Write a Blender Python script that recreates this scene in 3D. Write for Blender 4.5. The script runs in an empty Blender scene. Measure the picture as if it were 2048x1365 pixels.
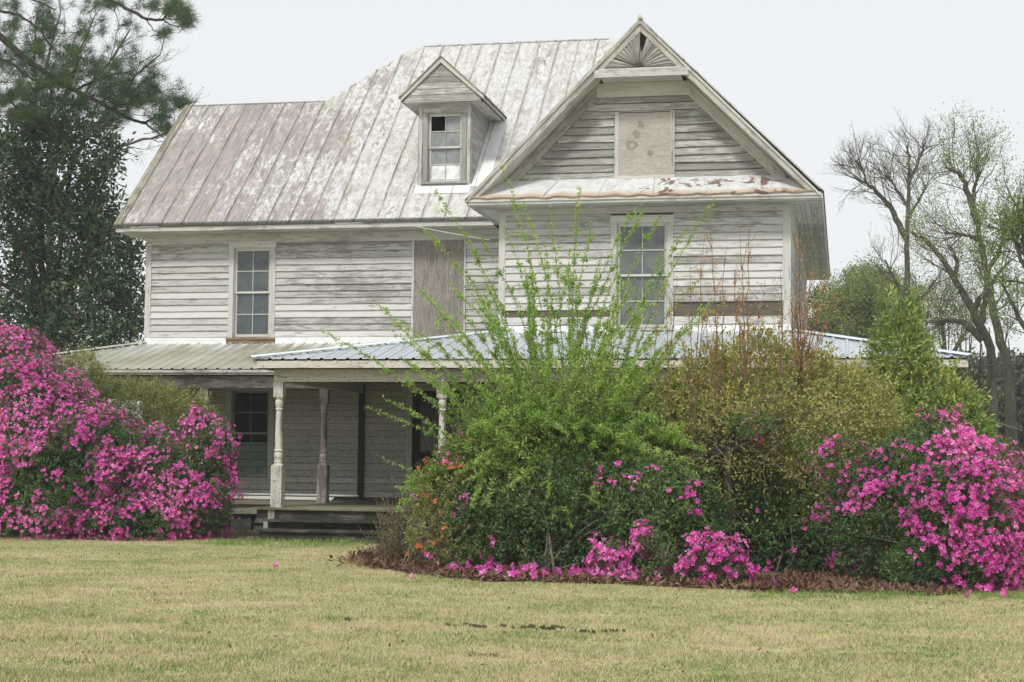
import bpy, math, random
import numpy as np
from mathutils import Matrix, Vector

random.seed(11)
rng = np.random.default_rng(11)
scene = bpy.context.scene
COL = scene.collection

# ------------------------------------------------------------------ camera
FPX, PITCH, ROLL, CAMH = 3300.0, math.atan(236.5 / 3300), 0.010, 1.45
YAW = math.atan((1692 - 1024) / FPX * math.cos(PITCH))
fw = np.array([-math.sin(YAW) * math.cos(PITCH), math.cos(YAW) * math.cos(PITCH), math.sin(PITCH)])
r0 = np.array([math.cos(YAW), math.sin(YAW), 0.0]); u0 = np.cross(r0, fw)
RV = math.cos(ROLL) * r0 + math.sin(ROLL) * u0
UV_ = -math.sin(ROLL) * r0 + math.cos(ROLL) * u0
CP = np.array([0, 0, CAMH])
cd = bpy.data.cameras.new('camera'); cam = bpy.data.objects.new('camera', cd); COL.objects.link(cam)
cd.sensor_width = 36.0; cd.lens = 36.0 * FPX / 2048; cd.clip_start = 0.1; cd.clip_end = 3000
cam.matrix_world = Matrix(((RV[0], UV_[0], -fw[0], CP[0]), (RV[1], UV_[1], -fw[1], CP[1]),
                           (RV[2], UV_[2], -fw[2], CP[2]), (0, 0, 0, 1)))
scene.camera = cam

def at(px, py, Y):
    """world point seen at a photo pixel, at distance Y in front of the camera"""
    d = fw + RV * (px - 1024) / FPX - UV_ * (py - 682.5) / FPX
    return CP + d * (Y / d[1])

# ------------------------------------------------------------------ light
SUN_EL, SUN_AZ = math.radians(50), math.radians(-10)   # high, behind the camera and a little to its left
sun_dir = np.array([math.sin(SUN_AZ) * math.cos(SUN_EL), -math.cos(SUN_AZ) * math.cos(SUN_EL), math.sin(SUN_EL)])
ld = bpy.data.lights.new('sun', 'SUN'); ld.energy = 2.2; ld.angle = math.radians(10); ld.color = (1.0, 0.96, 0.88)
lo = bpy.data.objects.new('sun', ld); COL.objects.link(lo)
lo.rotation_euler = Vector(-sun_dir).to_track_quat('-Z', 'Y').to_euler()
world = bpy.data.worlds.new('World'); scene.world = world; world.use_nodes = True
nt = world.node_tree; nt.nodes.clear()
sky = nt.nodes.new('ShaderNodeTexSky'); sky.sky_type = 'NISHITA'; sky.sun_disc = False
sky.sun_elevation = SUN_EL; sky.sun_rotation = math.atan2(sun_dir[0], sun_dir[1]); sky.dust_density = 4.0
sc_ = nt.nodes.new('ShaderNodeVectorMath'); sc_.operation = 'SCALE'; sc_.inputs['Scale'].default_value = 0.10
mx = nt.nodes.new('ShaderNodeMix'); mx.data_type = 'RGBA'; mx.inputs[0].default_value = 0.93
mx.inputs[7].default_value = (0.805, 0.82, 0.83, 1)        # the even cloud deck
bg = nt.nodes.new('ShaderNodeBackground'); bg.inputs['Strength'].default_value = 1.0
wo = nt.nodes.new('ShaderNodeOutputWorld')
nt.links.new(sky.outputs[0], sc_.inputs[0]); nt.links.new(sc_.outputs[0], mx.inputs[6])
nt.links.new(mx.outputs[2], bg.inputs['Color']); nt.links.new(bg.outputs[0], wo.inputs[0])
scene.view_settings.view_transform = 'Standard'; scene.view_settings.look = 'None'
scene.view_settings.exposure = 0.24; scene.view_settings.gamma = 1.0
scene.cycles.max_bounces = 6; scene.cycles.diffuse_bounces = 3; scene.cycles.glossy_bounces = 2
scene.cycles.transmission_bounces = 4; scene.cycles.volume_bounces = 0; scene.cycles.transparent_max_bounces = 4

# ------------------------------------------------------------------ materials
class N:
    """small node-graph writer"""
    def __init__(s, name):
        s.m = bpy.data.materials.new(name); s.m.use_nodes = True; s.t = s.m.node_tree
        s.b = s.t.nodes['Principled BSDF']; s.out = s.t.nodes['Material Output']
    def n(s, t, **k):
        x = s.t.nodes.new(t)
        for a, v in k.items(): setattr(x, a, v)
        return x
    def put(s, sock, v):
        if isinstance(v, bpy.types.NodeSocket): s.t.links.new(v, sock)
        elif isinstance(v, (tuple, list)) and len(v) == 3 and sock.type == 'RGBA': sock.default_value = (*v, 1)
        else: sock.default_value = v
    def uv(s): return s.n('ShaderNodeTexCoord').outputs['UV']
    def obj(s): return s.n('ShaderNodeNewGeometry').outputs['Position']
    def rnd(s): return s.n('ShaderNodeNewGeometry').outputs['Random Per Island']
    def map(s, v, sc=(1, 1, 1), loc=(0, 0, 0)):
        x = s.n('ShaderNodeMapping'); s.put(x.inputs[0], v); x.inputs['Scale'].default_value = sc
        x.inputs['Location'].default_value = loc; return x.outputs[0]
    def noise(s, v, scale=1, detail=3, rough=0.55, dist=0.0):
        x = s.n('ShaderNodeTexNoise'); s.put(x.inputs['Vector'], v); x.inputs['Scale'].default_value = scale
        x.inputs['Detail'].default_value = detail; x.inputs['Roughness'].default_value = rough
        x.inputs['Distortion'].default_value = dist; return x.outputs[0]
    def ramp(s, v, a, b, lo=0.0, hi=1.0):
        x = s.n('ShaderNodeMapRange'); x.interpolation_type = 'SMOOTHSTEP'; s.put(x.inputs[0], v)
        x.inputs[1].default_value = a; x.inputs[2].default_value = b
        x.inputs[3].default_value = lo; x.inputs[4].default_value = hi; return x.outputs[0]
    def math(s, op, a, b=0.0, c=None):
        x = s.n('ShaderNodeMath', operation=op); s.put(x.inputs[0], a); s.put(x.inputs[1], b)
        if c is not None: s.put(x.inputs[2], c)
        return x.outputs[0]
    def mix(s, f, a, b, mode='MIX'):
        x = s.n('ShaderNodeMix', data_type='RGBA', blend_type=mode)
        s.put(x.inputs[0], f); s.put(x.inputs[6], a); s.put(x.inputs[7], b); return x.outputs[2]
    def sep(s, v, i):
        x = s.n('ShaderNodeSeparateXYZ'); s.put(x.inputs[0], v); return x.outputs[i]
    def comb(s, a, b, c=0.0):
        x = s.n('ShaderNodeCombineXYZ'); s.put(x.inputs[0], a); s.put(x.inputs[1], b); s.put(x.inputs[2], c); return x.outputs[0]
    def bump(s, h, st=0.3, d=0.01):
        x = s.n('ShaderNodeBump'); x.inputs['Strength'].default_value = st; x.inputs['Distance'].default_value = d
        s.put(x.inputs['Height'], h); s.t.links.new(x.outputs[0], s.b.inputs['Normal'])
    def fin(s, col, rough=0.8, spec=0.3, metal=0.0):
        s.put(s.b.inputs['Base Color'], col); s.put(s.b.inputs['Roughness'], rough)
        s.put(s.b.inputs['Specular IOR Level'], spec); s.put(s.b.inputs['Metallic'], metal); return s.m

def wood(name, paint, bare, dark, cover=0.5, grime=0.35, soft=0.06, freckle=0.0, lap_shade=0.0):
    """weathered board: u of the UV runs along the board"""
    g = N(name); uv = g.uv(); rn = g.rnd(); P = g.obj()
    off = g.math('MULTIPLY', rn, 37.0)
    uvo = g.comb(g.sep(uv, 0), g.sep(uv, 1), off)
    grain = g.noise(g.map(uvo, (3.0, 90, 1)), 1, 4, 0.6, 0.3)
    streak = g.noise(g.map(uvo, (2.6, 30, 1)), 1, 5, 0.7, 0.3)
    patch = g.noise(g.map(uvo, (2.4, 7.0, 1)), 1, 6, 0.75, 0.5)
    big = g.noise(P, 0.55, 3, 0.6)
    m = g.math('ADD', g.math('MULTIPLY', streak, 0.45), g.math('MULTIPLY', patch, 0.55))
    m = g.math('ADD', m, g.math('MULTIPLY', g.math('SUBTRACT', big, 0.5), 0.45))
    m = g.math('ADD', m, g.math('MULTIPLY', g.math('SUBTRACT', rn, 0.5), 0.09))
    mask = g.ramp(m, 0.5 - (cover - 0.5) * 0.5 - soft, 0.5 - (cover - 0.5) * 0.5 + soft)
    wc = g.mix(g.ramp(grain, 0.32, 0.68), dark, bare)
    wc = g.mix(g.ramp(streak, 0.35, 0.7), wc, bare)
    pc = g.mix(g.ramp(grain, 0.25, 0.5), tuple(c * 0.72 for c in paint), paint)
    c = g.mix(mask, wc, pc)
    gr = g.math('MULTIPLY', g.ramp(g.noise(g.map(uvo, (0.8, 9, 1), (5, 3, 0)), 1, 5, 0.7), 0.5, 0.72), grime)
    c = g.mix(gr, c, tuple(x * 0.45 for x in bare))
    c = g.mix(g.ramp(g.noise(P, 1.1, 4, 0.6), 0.5, 0.72, 0, grime * 0.4), c, (0.24, 0.235, 0.20))
    # nails and knots
    vo = g.n('ShaderNodeTexVoronoi'); g.put(vo.inputs['Vector'], g.map(uvo, (1.6, 14, 1)))
    kn = g.math('LESS_THAN', vo.outputs['Distance'], 0.07)
    c = g.mix(g.math('MULTIPLY', kn, 0.75), c, (0.05, 0.04, 0.03))
    if freckle:
        fl = g.ramp(g.noise(g.map(uvo, (14, 40, 1)), 1, 5, 0.7), 0.56, 0.62)
        c = g.mix(g.math('MULTIPLY', fl, freckle), c, dark)
    c = g.mix(1.0, c, g.comb(g.ramp(rn, 0, 1, .80, 1.06), g.ramp(rn, 0, 1, .80, 1.05), g.ramp(rn, 0, 1, .79, 1.04)), 'MULTIPLY')
    if lap_shade:                                                     # lap shadow and grime painted dark along the foot of each clapboard
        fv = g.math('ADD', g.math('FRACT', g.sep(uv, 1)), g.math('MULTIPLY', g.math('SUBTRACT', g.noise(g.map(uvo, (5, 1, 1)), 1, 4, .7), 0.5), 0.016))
        c = g.mix(g.math('MULTIPLY', g.ramp(fv, 0.022, 0.031, lap_shade, 0), g.ramp(g.noise(g.map(uvo, (1.3, 1, 1), (4, 4, 0)), 1, 4, .7), 0.32, 0.55, 0.45, 1)), c, (0.045, 0.04, 0.033))
    g.bump(g.math('ADD', g.math('MULTIPLY', grain, 0.5), mask), 0.35, 0.006)
    return g.fin(c, 0.85, 0.2)

PAINT = (0.60, 0.60, 0.595)
M_SIDE = wood('weathered white clapboard', PAINT, (0.41, 0.395, 0.38), (0.215, 0.205, 0.195), 0.60, 0.30, lap_shade=.6)
M_SIDE2 = wood('side clapboard', PAINT, (0.41, 0.395, 0.38), (0.215, 0.205, 0.195), 0.60, 0.30)
M_GABLE = wood('bare grey clapboard', (0.53, 0.54, 0.52), (0.38, 0.38, 0.365), (0.20, 0.20, 0.19), 0.42, 0.4, lap_shade=.9)
M_PORCHW = wood('flaking porch clapboard', (0.60, 0.59, 0.55), (0.31, 0.28, 0.25), (0.12, 0.11, 0.095), 0.80, 0.2, 0.03, 0.7, lap_shade=.95)
M_TRIM = wood('weathered trim', (0.58, 0.575, 0.56), (0.41, 0.40, 0.38), (0.22, 0.205, 0.19), 0.62, 0.35)
M_SOFF = wood('mildewed soffit', (0.56, 0.555, 0.525), (0.41, 0.405, 0.375), (0.20, 0.195, 0.165), 0.55, 0.5)
M_POST = wood('flaking post paint', (0.58, 0.565, 0.53), (0.33, 0.31, 0.28), (0.17, 0.15, 0.125), 0.60, 0.35, 0.05, 0.9)
M_DARKW = wood('rotten dark wood', (0.13, 0.12, 0.095), (0.05, 0.047, 0.038), (0.018, 0.018, 0.016), 0.3, 0.6)
M_RIM = wood('grey rim board', (0.40, 0.39, 0.32), (0.26, 0.25, 0.20), (0.09, 0.085, 0.07), 0.5, 0.5, 0.1, 0.6)
M_DECK = wood('mossy deck boards', (0.24, 0.235, 0.16), (0.17, 0.165, 0.105), (0.08, 0.08, 0.055), 0.5, 0.4)
M_SHEATH = wood('bare sheathing', (0.24, 0.21, 0.18), (0.16, 0.14, 0.12), (0.07, 0.06, 0.05), 0.3, 0.4)
M_DDOOR = wood('dark green door paint', (0.03, 0.045, 0.038), (0.035, 0.04, 0.035), (0.02, 0.022, 0.02), 0.8, 0.1)
M_SASH = wood('sash paint', (0.55, 0.56, 0.54), (0.36, 0.35, 0.32), (0.2, 0.19, 0.17), 0.7, 0.3)
M_GSASH = wood('grey green sash', (0.30, 0.33, 0.29), (0.25, 0.25, 0.21), (0.15, 0.14, 0.12), 0.6, 0.3)
M_ORANGE = wood('rotten sill', (0.44, 0.36, 0.27), (0.36, 0.25, 0.17), (0.2, 0.12, 0.08), 0.4, 0.3)

def plain(name, c, rough=0.8, spec=0.3, var=0.25, sc=6.0, metal=0.0, bump=0.0):
    g = N(name); P = g.obj(); n = g.noise(P, sc, 5, 0.65)
    col = g.mix(g.ramp(n, 0.3, 0.7), tuple(x * (1 - var) for x in c), tuple(min(1, x * (1 + var)) for x in c))
    if bump: g.bump(n, bump, 0.02)
    return g.fin(col, rough, spec, metal)

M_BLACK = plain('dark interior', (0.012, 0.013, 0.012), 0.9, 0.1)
M_FLASH = plain('white flashing', (0.76, 0.77, 0.79), 0.55, 0.4, 0.10, 3)
M_FLASH2 = plain('new galvanised flashing', (0.62, 0.70, 0.78), 0.4, 0.5, 0.10, 3)
M_CONC = plain('mossy concrete', (0.115, 0.125, 0.10), 0.9, 0.2, 0.3, 5, 0, 0.4)
M_PIPE = plain('white plastic pipe', (0.62, 0.63, 0.62), 0.5, 0.4, 0.08, 4)
M_WIRE = plain('black cable', (0.05, 0.05, 0.05), 0.6, 0.3)
M_CORD = plain('white cord', (0.7, 0.7, 0.68), 0.6, 0.3)
M_DRAPE = plain('dusty white curtain', (0.72, 0.74, 0.76), 0.9, 0.1, 0.12, 9)

def glass(name, base, rough=0.12, spec=0.6):
    g = N(name); P = g.obj()
    n = g.noise(P, 3.5, 5, 0.7, 0.5)
    c = g.mix(g.ramp(n, 0.35, 0.7), tuple(x * 0.75 for x in base), tuple(x * 1.25 for x in base))
    sp = g.ramp(g.noise(P, 60, 3, 0.8), 0.55, 0.75, 0, 0.25)
    c = g.mix(sp, c, (0.35, 0.36, 0.35))
    g.bump(g.noise(P, 5, 2), 0.08, 0.02)
    return g.fin(c, rough, spec)
M_GLASS = glass('dusty old glass', (0.075, 0.095, 0.10), 0.15, 0.6)
M_GLASS2 = glass('screened glass', (0.135, 0.15, 0.152), 0.3, 0.5)
M_GLASSD = glass('dark porch glass', (0.014, 0.019, 0.018), 0.12, 0.25)
M_GLASSW = glass('bright frosted glass', (0.80, 0.82, 0.84), 0.35, 0.5)
M_GLASSG = glass('grey frosted glass', (0.24, 0.26, 0.27), 0.35, 0.5)

def ply(name, a, b, d, knots=False):
    g = N(name); uv = g.uv()
    w = g.noise(g.map(uv, (1.6, 6, 1) if knots else (9, 1.1, 1)), 1, 3, 0.55, 1.4)
    rings = g.math('SINE', g.math('MULTIPLY', w, 90.0))
    c = g.mix(g.ramp(w, 0.35, 0.65), a, b)
    c = g.mix(g.ramp(rings, 0.1, 1.0, 0, 0.6), c, d)
    st = g.noise(g.map(uv, (4, 34, 1) if knots else (40, 2.5, 1)), 1, 4, 0.7)
    c = g.mix(g.ramp(st, 0.48, 0.66, 0, 0.65), c, d)
    if knots:
        for kx, ky, r in ((0.42, 1.02, .045), (0.34, 0.82, .07), (0.25, 0.60, .10), (0.6, 0.45, .03)):
            dv = g.n('ShaderNodeVectorMath', operation='DISTANCE'); g.put(dv.inputs[0], uv); dv.inputs[1].default_value = (kx, ky, 0)
            dd = g.math('ADD', dv.outputs['Value'], g.math('MULTIPLY', g.math('SUBTRACT', g.noise(uv, 9, 5), 0.5), 0.16))
            rr = g.math('ABSOLUTE', g.math('SUBTRACT', dd, r * 0.75))
            c = g.mix(g.ramp(rr, 0.0, 0.055, 0.62, 0), c, (0.17, 0.145, 0.125))
    g.bump(st, 0.2, 0.004)
    return g.fin(c, 0.85, 0.2)
M_PLY = ply('weathered plywood', (0.35, 0.315, 0.285), (0.25, 0.235, 0.215), (0.10, 0.09, 0.08))
M_PLYG = ply('weathered gable plywood', (0.50, 0.475, 0.45), (0.42, 0.40, 0.375), (0.30, 0.26, 0.23), True)

def roofmat():
    """old paint peeling from a standing seam roof: u along the eave, v up the slope, in metres"""
    g = N('peeling painted metal roof'); uv = g.uv(); u = g.sep(uv, 0); v = g.sep(uv, 1); P = g.obj()
    st = g.noise(g.map(uv, (5.0, 0.9, 1)), 1, 6, 0.68, 0.35)
    st2 = g.noise(g.map(uv, (17, 1.6, 1), (3, 9, 0)), 1, 5, 0.7, 0.2)
    fl = g.noise(g.map(uv, (10, 4.5, 1), (7, 1, 0)), 1, 7, 0.8, 0.7)
    big = g.noise(g.map(uv, (0.5, 0.45, 1), (2, 4, 0)), 1, 3, 0.55, 0.3)
    pan = g.n('ShaderNodeTexWhiteNoise', noise_dimensions='1D')
    g.put(pan.inputs['W'], g.math('FLOOR', g.math('DIVIDE', u, 0.48)))
    x = g.sep(P, 0)
    whiter = g.ramp(x, -14.2, -9.0, -0.075, 0.08)
    m = g.math('ADD', g.math('MULTIPLY', st, 0.34), g.math('MULTIPLY', fl, 0.46))
    m = g.math('ADD', m, g.math('MULTIPLY', st2, 0.12))
    m = g.math('ADD', m, g.math('MULTIPLY', big, 0.30))
    m = g.math('ADD', m, whiter)
    m = g.math('ADD', m, g.math('MULTIPLY', g.math('SUBTRACT', pan.outputs[0], 0.5), 0.045))
    mask = g.ramp(m, 0.555, 0.645)
    mauve = g.mix(g.ramp(st2, 0.35, 0.65), (0.225, 0.20, 0.20), (0.35, 0.315, 0.315))
    mauve = g.mix(g.ramp(g.noise(uv, 2.3, 5, .6), 0.5, 0.68, 0, 0.7), mauve, (0.40, 0.32, 0.315))
    white = g.mix(g.ramp(fl, 0.35, 0.6), (0.39, 0.385, 0.375), (0.60, 0.605, 0.60))
    c = g.mix(mask, mauve, white)
    lich = g.ramp(g.noise(g.map(uv, (2.6, 1.3, 1), (11, 3, 0)), 1, 5, 0.65), 0.55, 0.70, 0, 0.6)
    c = g.mix(lich, c, (0.44, 0.43, 0.31))
    grey = g.ramp(g.noise(g.map(uv, (3, 1.1, 1), (31, 8, 0)), 1, 6, 0.7), 0.50, 0.66, 0, 0.75)
    c = g.mix(grey, c, (0.29, 0.28, 0.255))
    # small curled flakes and rusty chips
    fk = g.noise(g.map(uv, (13, 11, 1), (1, 5, 0)), 1, 4, 0.65, 0.8)
    ln = g.ramp(g.math('ABSOLUTE', g.math('SUBTRACT', fk, 0.56)), 0.0, 0.014, 0.8, 0)
    c = g.mix(g.math('MULTIPLY', ln, g.ramp(st, 0.40, 0.55)), c, (0.24, 0.19, 0.175))
    ch = g.ramp(g.noise(g.map(uv, (9, 7, 1), (17, 2, 0)), 1, 5, 0.7, 0.7), 0.62, 0.66)
    c = g.mix(g.math('MULTIPLY', ch, 0.8), c, (0.20, 0.13, 0.11))
    # green black grime beside each seam and on the drip edge
    fr = g.math('FRACT', g.math('DIVIDE', u, 0.48))
    sd = g.ramp(fr, 0.0, 0.16, 1, 0)
    sd2 = g.ramp(fr, 0.93, 1.0, 0, 1)
    side = g.math('MULTIPLY', g.math('MAXIMUM', sd, sd2), g.ramp(g.noise(g.map(uv, (2, 1.6, 1)), 1, 4), 0.33, 0.55, 0.3, 1.0))
    c = g.mix(side, c, (0.24, 0.235, 0.17))
    edge = g.math('SUBTRACT', v, g.math('MULTIPLY', g.noise(g.map(uv, (26, 1, 1)), 1, 3, .7), 0.17))
    c = g.mix(g.ramp(edge, -0.04, 0.03, 0.92, 0), c, (0.045, 0.045, 0.035))
    g.bump(g.math('ADD', mask, fl), 0.3, 0.005)
    return g.fin(c, 0.6, 0.35)
M_ROOF = roofmat()

def ribmetal(name, a, b, stain, amt):
    g = N(name); uv = g.uv()
    st = g.noise(g.map(uv, (7, 0.7, 1)), 1, 5, 0.65, 0.2)
    bl = g.noise(g.map(uv, (0.9, 0.8, 1)), 1, 4, 0.6)
    c = g.mix(g.ramp(st, 0.3, 0.7), a, b)
    c = g.mix(g.ramp(g.math('ADD', g.math('MULTIPLY', bl, .6), g.math('MULTIPLY', st, .4)), 0.40, 0.62, 0, amt), c, stain)
    wash = g.math('MULTIPLY', g.ramp(g.sep(uv, 1), 1.7, 2.6), g.ramp(g.noise(g.map(uv, (6, 0.8, 1), (9, 0, 0)), 1, 3, .5), .45, .6))
    c = g.mix(g.math('MULTIPLY', wash, amt), c, (0.72, 0.76, 0.76))
    return g.fin(c, 0.42, 0.5, 0.15)
M_RIBL = ribmetal('mossy ribbed metal', (0.38, 0.39, 0.33), (0.52, 0.53, 0.48), (0.30, 0.285, 0.19), 0.9)
M_RIBR = ribmetal('galvanised ribbed metal', (0.44, 0.49, 0.53), (0.54, 0.59, 0.63), (0.36, 0.40, 0.44), 0.25)

def pentmat():
    g = N('rusting white metal'); uv = g.uv(); v = g.sep(uv, 1)
    n = g.noise(g.map(uv, (2.2, 3.0, 1)), 1, 6, 0.7, 0.8)
    c = g.mix(g.ramp(g.noise(uv, 6, 4), 0.3, 0.7), (0.54, 0.55, 0.555), (0.66, 0.675, 0.685))
    e = g.math('ADD', v, g.math('MULTIPLY', g.noise(g.map(uv, (3, 3, 1)), 1, 5, .7), -0.35))
    c = g.mix(g.ramp(e, -0.09, 0.08, 0.85, 0), c, (0.47, 0.37, 0.27))
    c = g.mix(g.ramp(e, -0.17, -0.09, 0.6, 0), c, (0.28, 0.18, 0.13))
    r = g.math('MULTIPLY', g.ramp(n, 0.56, 0.585), g.ramp(g.sep(uv, 0), 2.3, 3.6))
    c = g.mix(g.math('MULTIPLY', r, 0.9), c, (0.16, 0.075, 0.055))
    return g.fin(c, 0.55, 0.35)
M_PENT = pentmat()

def papers():
    """lettered cartons stacked behind the porch window"""
    g = N('pale cartons behind glass'); uv = g.uv()
    br = g.n('ShaderNodeTexBrick'); g.put(br.inputs['Vector'], uv); br.inputs['Scale'].default_value = 1
    br.inputs['Color1'].default_value = (0.20, 0.25, 0.235, 1); br.inputs['Color2'].default_value = (0.16, 0.205, 0.195, 1)
    br.inputs['Mortar'].default_value = (0.035, 0.05, 0.045, 1); br.inputs['Mortar Size'].default_value = 0.008
    br.inputs['Brick Width'].default_value = 0.36; br.inputs['Row Height'].default_value = 0.16
    ln = g.ramp(g.noise(g.map(uv, (9, 45, 1)), 1, 2, .5), 0.56, 0.62, 0, 0.55)
    c = g.mix(ln, br.outputs[0], (0.05, 0.065, 0.06))
    return g.fin(c, 0.7, 0.2)
M_PAPER = papers()

def leafmat(name, cols, trans=0.35, rough=0.55, spec=0.3, big=0.35, patch=0.9):
    """cols: three leaf colours, mixed leaf by leaf and in loose clumps"""
    g = N(name); rn = g.rnd(); P = g.obj()
    n = g.noise(P, patch, 3, 0.6)
    f = g.math('ADD', g.math('MULTIPLY', rn, 1 - big), g.math('MULTIPLY', g.ramp(n, 0.3, 0.7), big))
    c = g.mix(g.ramp(f, 0.15, 0.5), cols[0], cols[1]); c = g.mix(g.ramp(f, 0.6, 0.92), c, cols[2])
    g.fin(c, rough, spec)
    tr = g.n('ShaderNodeBsdfTranslucent'); g.put(tr.inputs[0], g.mix(1.0, c, (1.1, 1.15, 0.7), 'MULTIPLY'))
    ms = g.n('ShaderNodeMixShader'); ms.inputs[0].default_value = trans
    g.t.links.new(g.b.outputs[0], ms.inputs[1]); g.t.links.new(tr.outputs[0], ms.inputs[2])
    g.t.links.new(ms.outputs[0], g.out.inputs[0])
    return g.m
L_MAG = leafmat('magnolia leaf', ((0.02,0.058,0.027),(0.05,0.12,0.05),(0.17,0.2,0.1)), 0.12, 0.3, 0.6, 0.25)
L_PINE = leafmat('pine needle', ((0.025,0.065,0.03),(0.05,0.11,0.045),(0.15,0.175,0.06)), 0.2, 0.6, 0.3, 0.6, 0.7)
L_AZA = leafmat('azalea leaf', ((0.035,0.082,0.028),(0.075,0.155,0.048),(0.2,0.28,0.1)), 0.25, 0.5, 0.35)
L_OLIVE = leafmat('olive leaf', ((0.09,0.125,0.035),(0.23,0.255,0.08),(0.44,0.42,0.19)), 0.3, 0.5, 0.35)
L_BRIGHT = leafmat('fresh green leaf', ((0.17,0.32,0.055),(0.31,0.49,0.1),(0.55,0.65,0.23)), 0.4, 0.5, 0.3, 0.4)
L_YEL = leafmat('yellow green leaf', ((0.18,0.19,0.05),(0.4,0.38,0.13),(0.62,0.57,0.25)), 0.35, 0.5, 0.3)
L_HOL = leafmat('glossy green leaf', ((0.1,0.19,0.045),(0.25,0.34,0.085),(0.55,0.53,0.17)), 0.3, 0.4, 0.45)
L_ORNG = leafmat('coppery young leaf', ((0.38,0.19,0.1),(0.58,0.36,0.17),(0.52,0.5,0.18)), 0.4)
L_DRY = leafmat('dry twig leaf', ((0.12,0.1,0.055),(0.23,0.2,0.11),(0.36,0.35,0.17)), 0.3)
L_PALE = leafmat('spring tree leaf', ((0.16,0.21,0.085),(0.25,0.31,0.12),(0.38,0.4,0.19)), 0.4)
L_FARP = leafmat('far pine leaf', ((0.05, 0.085, 0.05), (0.08, 0.12, 0.07), (0.14, 0.18, 0.09)), 0.2)
L_WOOD = leafmat('dark wood leaf', ((0.045,0.06,0.042),(0.085,0.105,0.07),(0.17,0.18,0.125)), 0.15)
F_PINK = leafmat('magenta azalea petal', ((0.46,0.035,0.27),(0.72,0.11,0.49),(0.92,0.42,0.76)), 0.35, 0.6, 0.2, 0.3)
F_ORG = leafmat('orange azalea petal', ((0.62, 0.10, 0.06), (0.72, 0.17, 0.09), (0.75, 0.25, 0.15)), 0.35, 0.6, 0.2)
L_LIT = leafmat('fallen brown leaf', ((0.085, 0.05, 0.035), (0.17, 0.10, 0.065), (0.30, 0.20, 0.14)), 0.1, 0.8, 0.2)

def bark(name, a, b, sc=7):
    g = N(name); P = g.obj(); n = g.noise(g.map(P, (1, 1, 0.35)), sc, 6, 0.7, 0.3)
    g.bump(n, 0.5, 0.02); return g.fin(g.mix(g.ramp(n, 0.3, 0.7), a, b), 0.9, 0.15)
B_GREY = bark('grey bark', (0.085, 0.078, 0.065), (0.19, 0.18, 0.155))
B_DARK = bark('dark bark', (0.03, 0.027, 0.024), (0.075, 0.065, 0.055))
B_MOSS = bark('lichened bark', (0.05, 0.05, 0.04), (0.115, 0.12, 0.09), 4)
B_RED = bark('red brown twig', (0.13, 0.075, 0.055), (0.24, 0.15, 0.11))
B_TWIG = bark('tan twig', (0.13, 0.11, 0.085), (0.26, 0.23, 0.18))

def lawnmat(name, blade):
    g = N(name); P = g.obj()
    n1 = g.noise(P, 0.6, 4, 0.6, 0.2); n2 = g.noise(P, 3.2, 4, 0.65); n3 = g.noise(P, 14, 5, 0.8)
    f = g.math('ADD', g.math('MULTIPLY', n1, 0.34), g.math('MULTIPLY', n2, 0.28))
    f = g.math('ADD', f, g.math('MULTIPLY', n3, 0.38)); f = g.math('ADD', g.math('MULTIPLY', g.math('SUBTRACT', f, 0.5), 1.5), 0.505)
    if blade: f = g.math('ADD', f, g.math('MULTIPLY', g.math('SUBTRACT', g.rnd(), 0.5), 0.55))
    c = g.mix(g.ramp(f, 0.40, 0.50), (0.66, 0.565, 0.37), (0.57, 0.515, 0.27))
    c = g.mix(g.ramp(f, 0.50, 0.60), c, (0.36, 0.39, 0.155))
    c = g.mix(g.ramp(f, 0.58, 0.68), c, (0.17, 0.26, 0.07))
    c = g.mix(g.ramp(f, 0.30, 0.40, 0.8, 0), c, (0.66, 0.54, 0.41))
    if not blade:
        c = g.mix(1.0, c, (0.80, 0.82, 0.78), 'MULTIPLY')
        c = g.mix(g.ramp(g.noise(P, 75, 3, 0.7), 0.5, 0.68, 0, 0.55), c, (0.22, 0.18, 0.10))
        g.bump(g.noise(P, 60, 4, 0.7), 0.6, 0.02)
        return g.fin(c, 0.95, 0.1)
    g.fin(c, 0.8, 0.15)
    tr = g.n('ShaderNodeBsdfTranslucent'); g.put(tr.inputs[0], c)
    ms = g.n('ShaderNodeMixShader'); ms.inputs[0].default_value = 0.35
    g.t.links.new(g.b.outputs[0], ms.inputs[1]); g.t.links.new(tr.outputs[0], ms.inputs[2])
    g.t.links.new(ms.outputs[0], g.out.inputs[0]); return g.m
M_LAWN = lawnmat('dormant lawn', False); M_BLADE = lawnmat('grass blade', True)
M_WEED = leafmat('green weed', ((0.10, 0.20, 0.05), (0.19, 0.31, 0.08), (0.34, 0.42, 0.15)), 0.3)
def bedmat():
    g = N('leaf mould'); P = g.obj(); n = g.noise(P, 30, 5, 0.75)
    c = g.mix(g.ramp(n, 0.35, 0.65), (0.035, 0.024, 0.018), (0.14, 0.085, 0.06)); g.bump(n, 0.8, 0.03)
    return g.fin(c, 0.95, 0.1)
M_BED = bedmat()
M_SOIL = plain('dark soil', (0.075, 0.062, 0.045), 0.95, 0.1, 0.4, 20, 0, 0.6)

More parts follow.
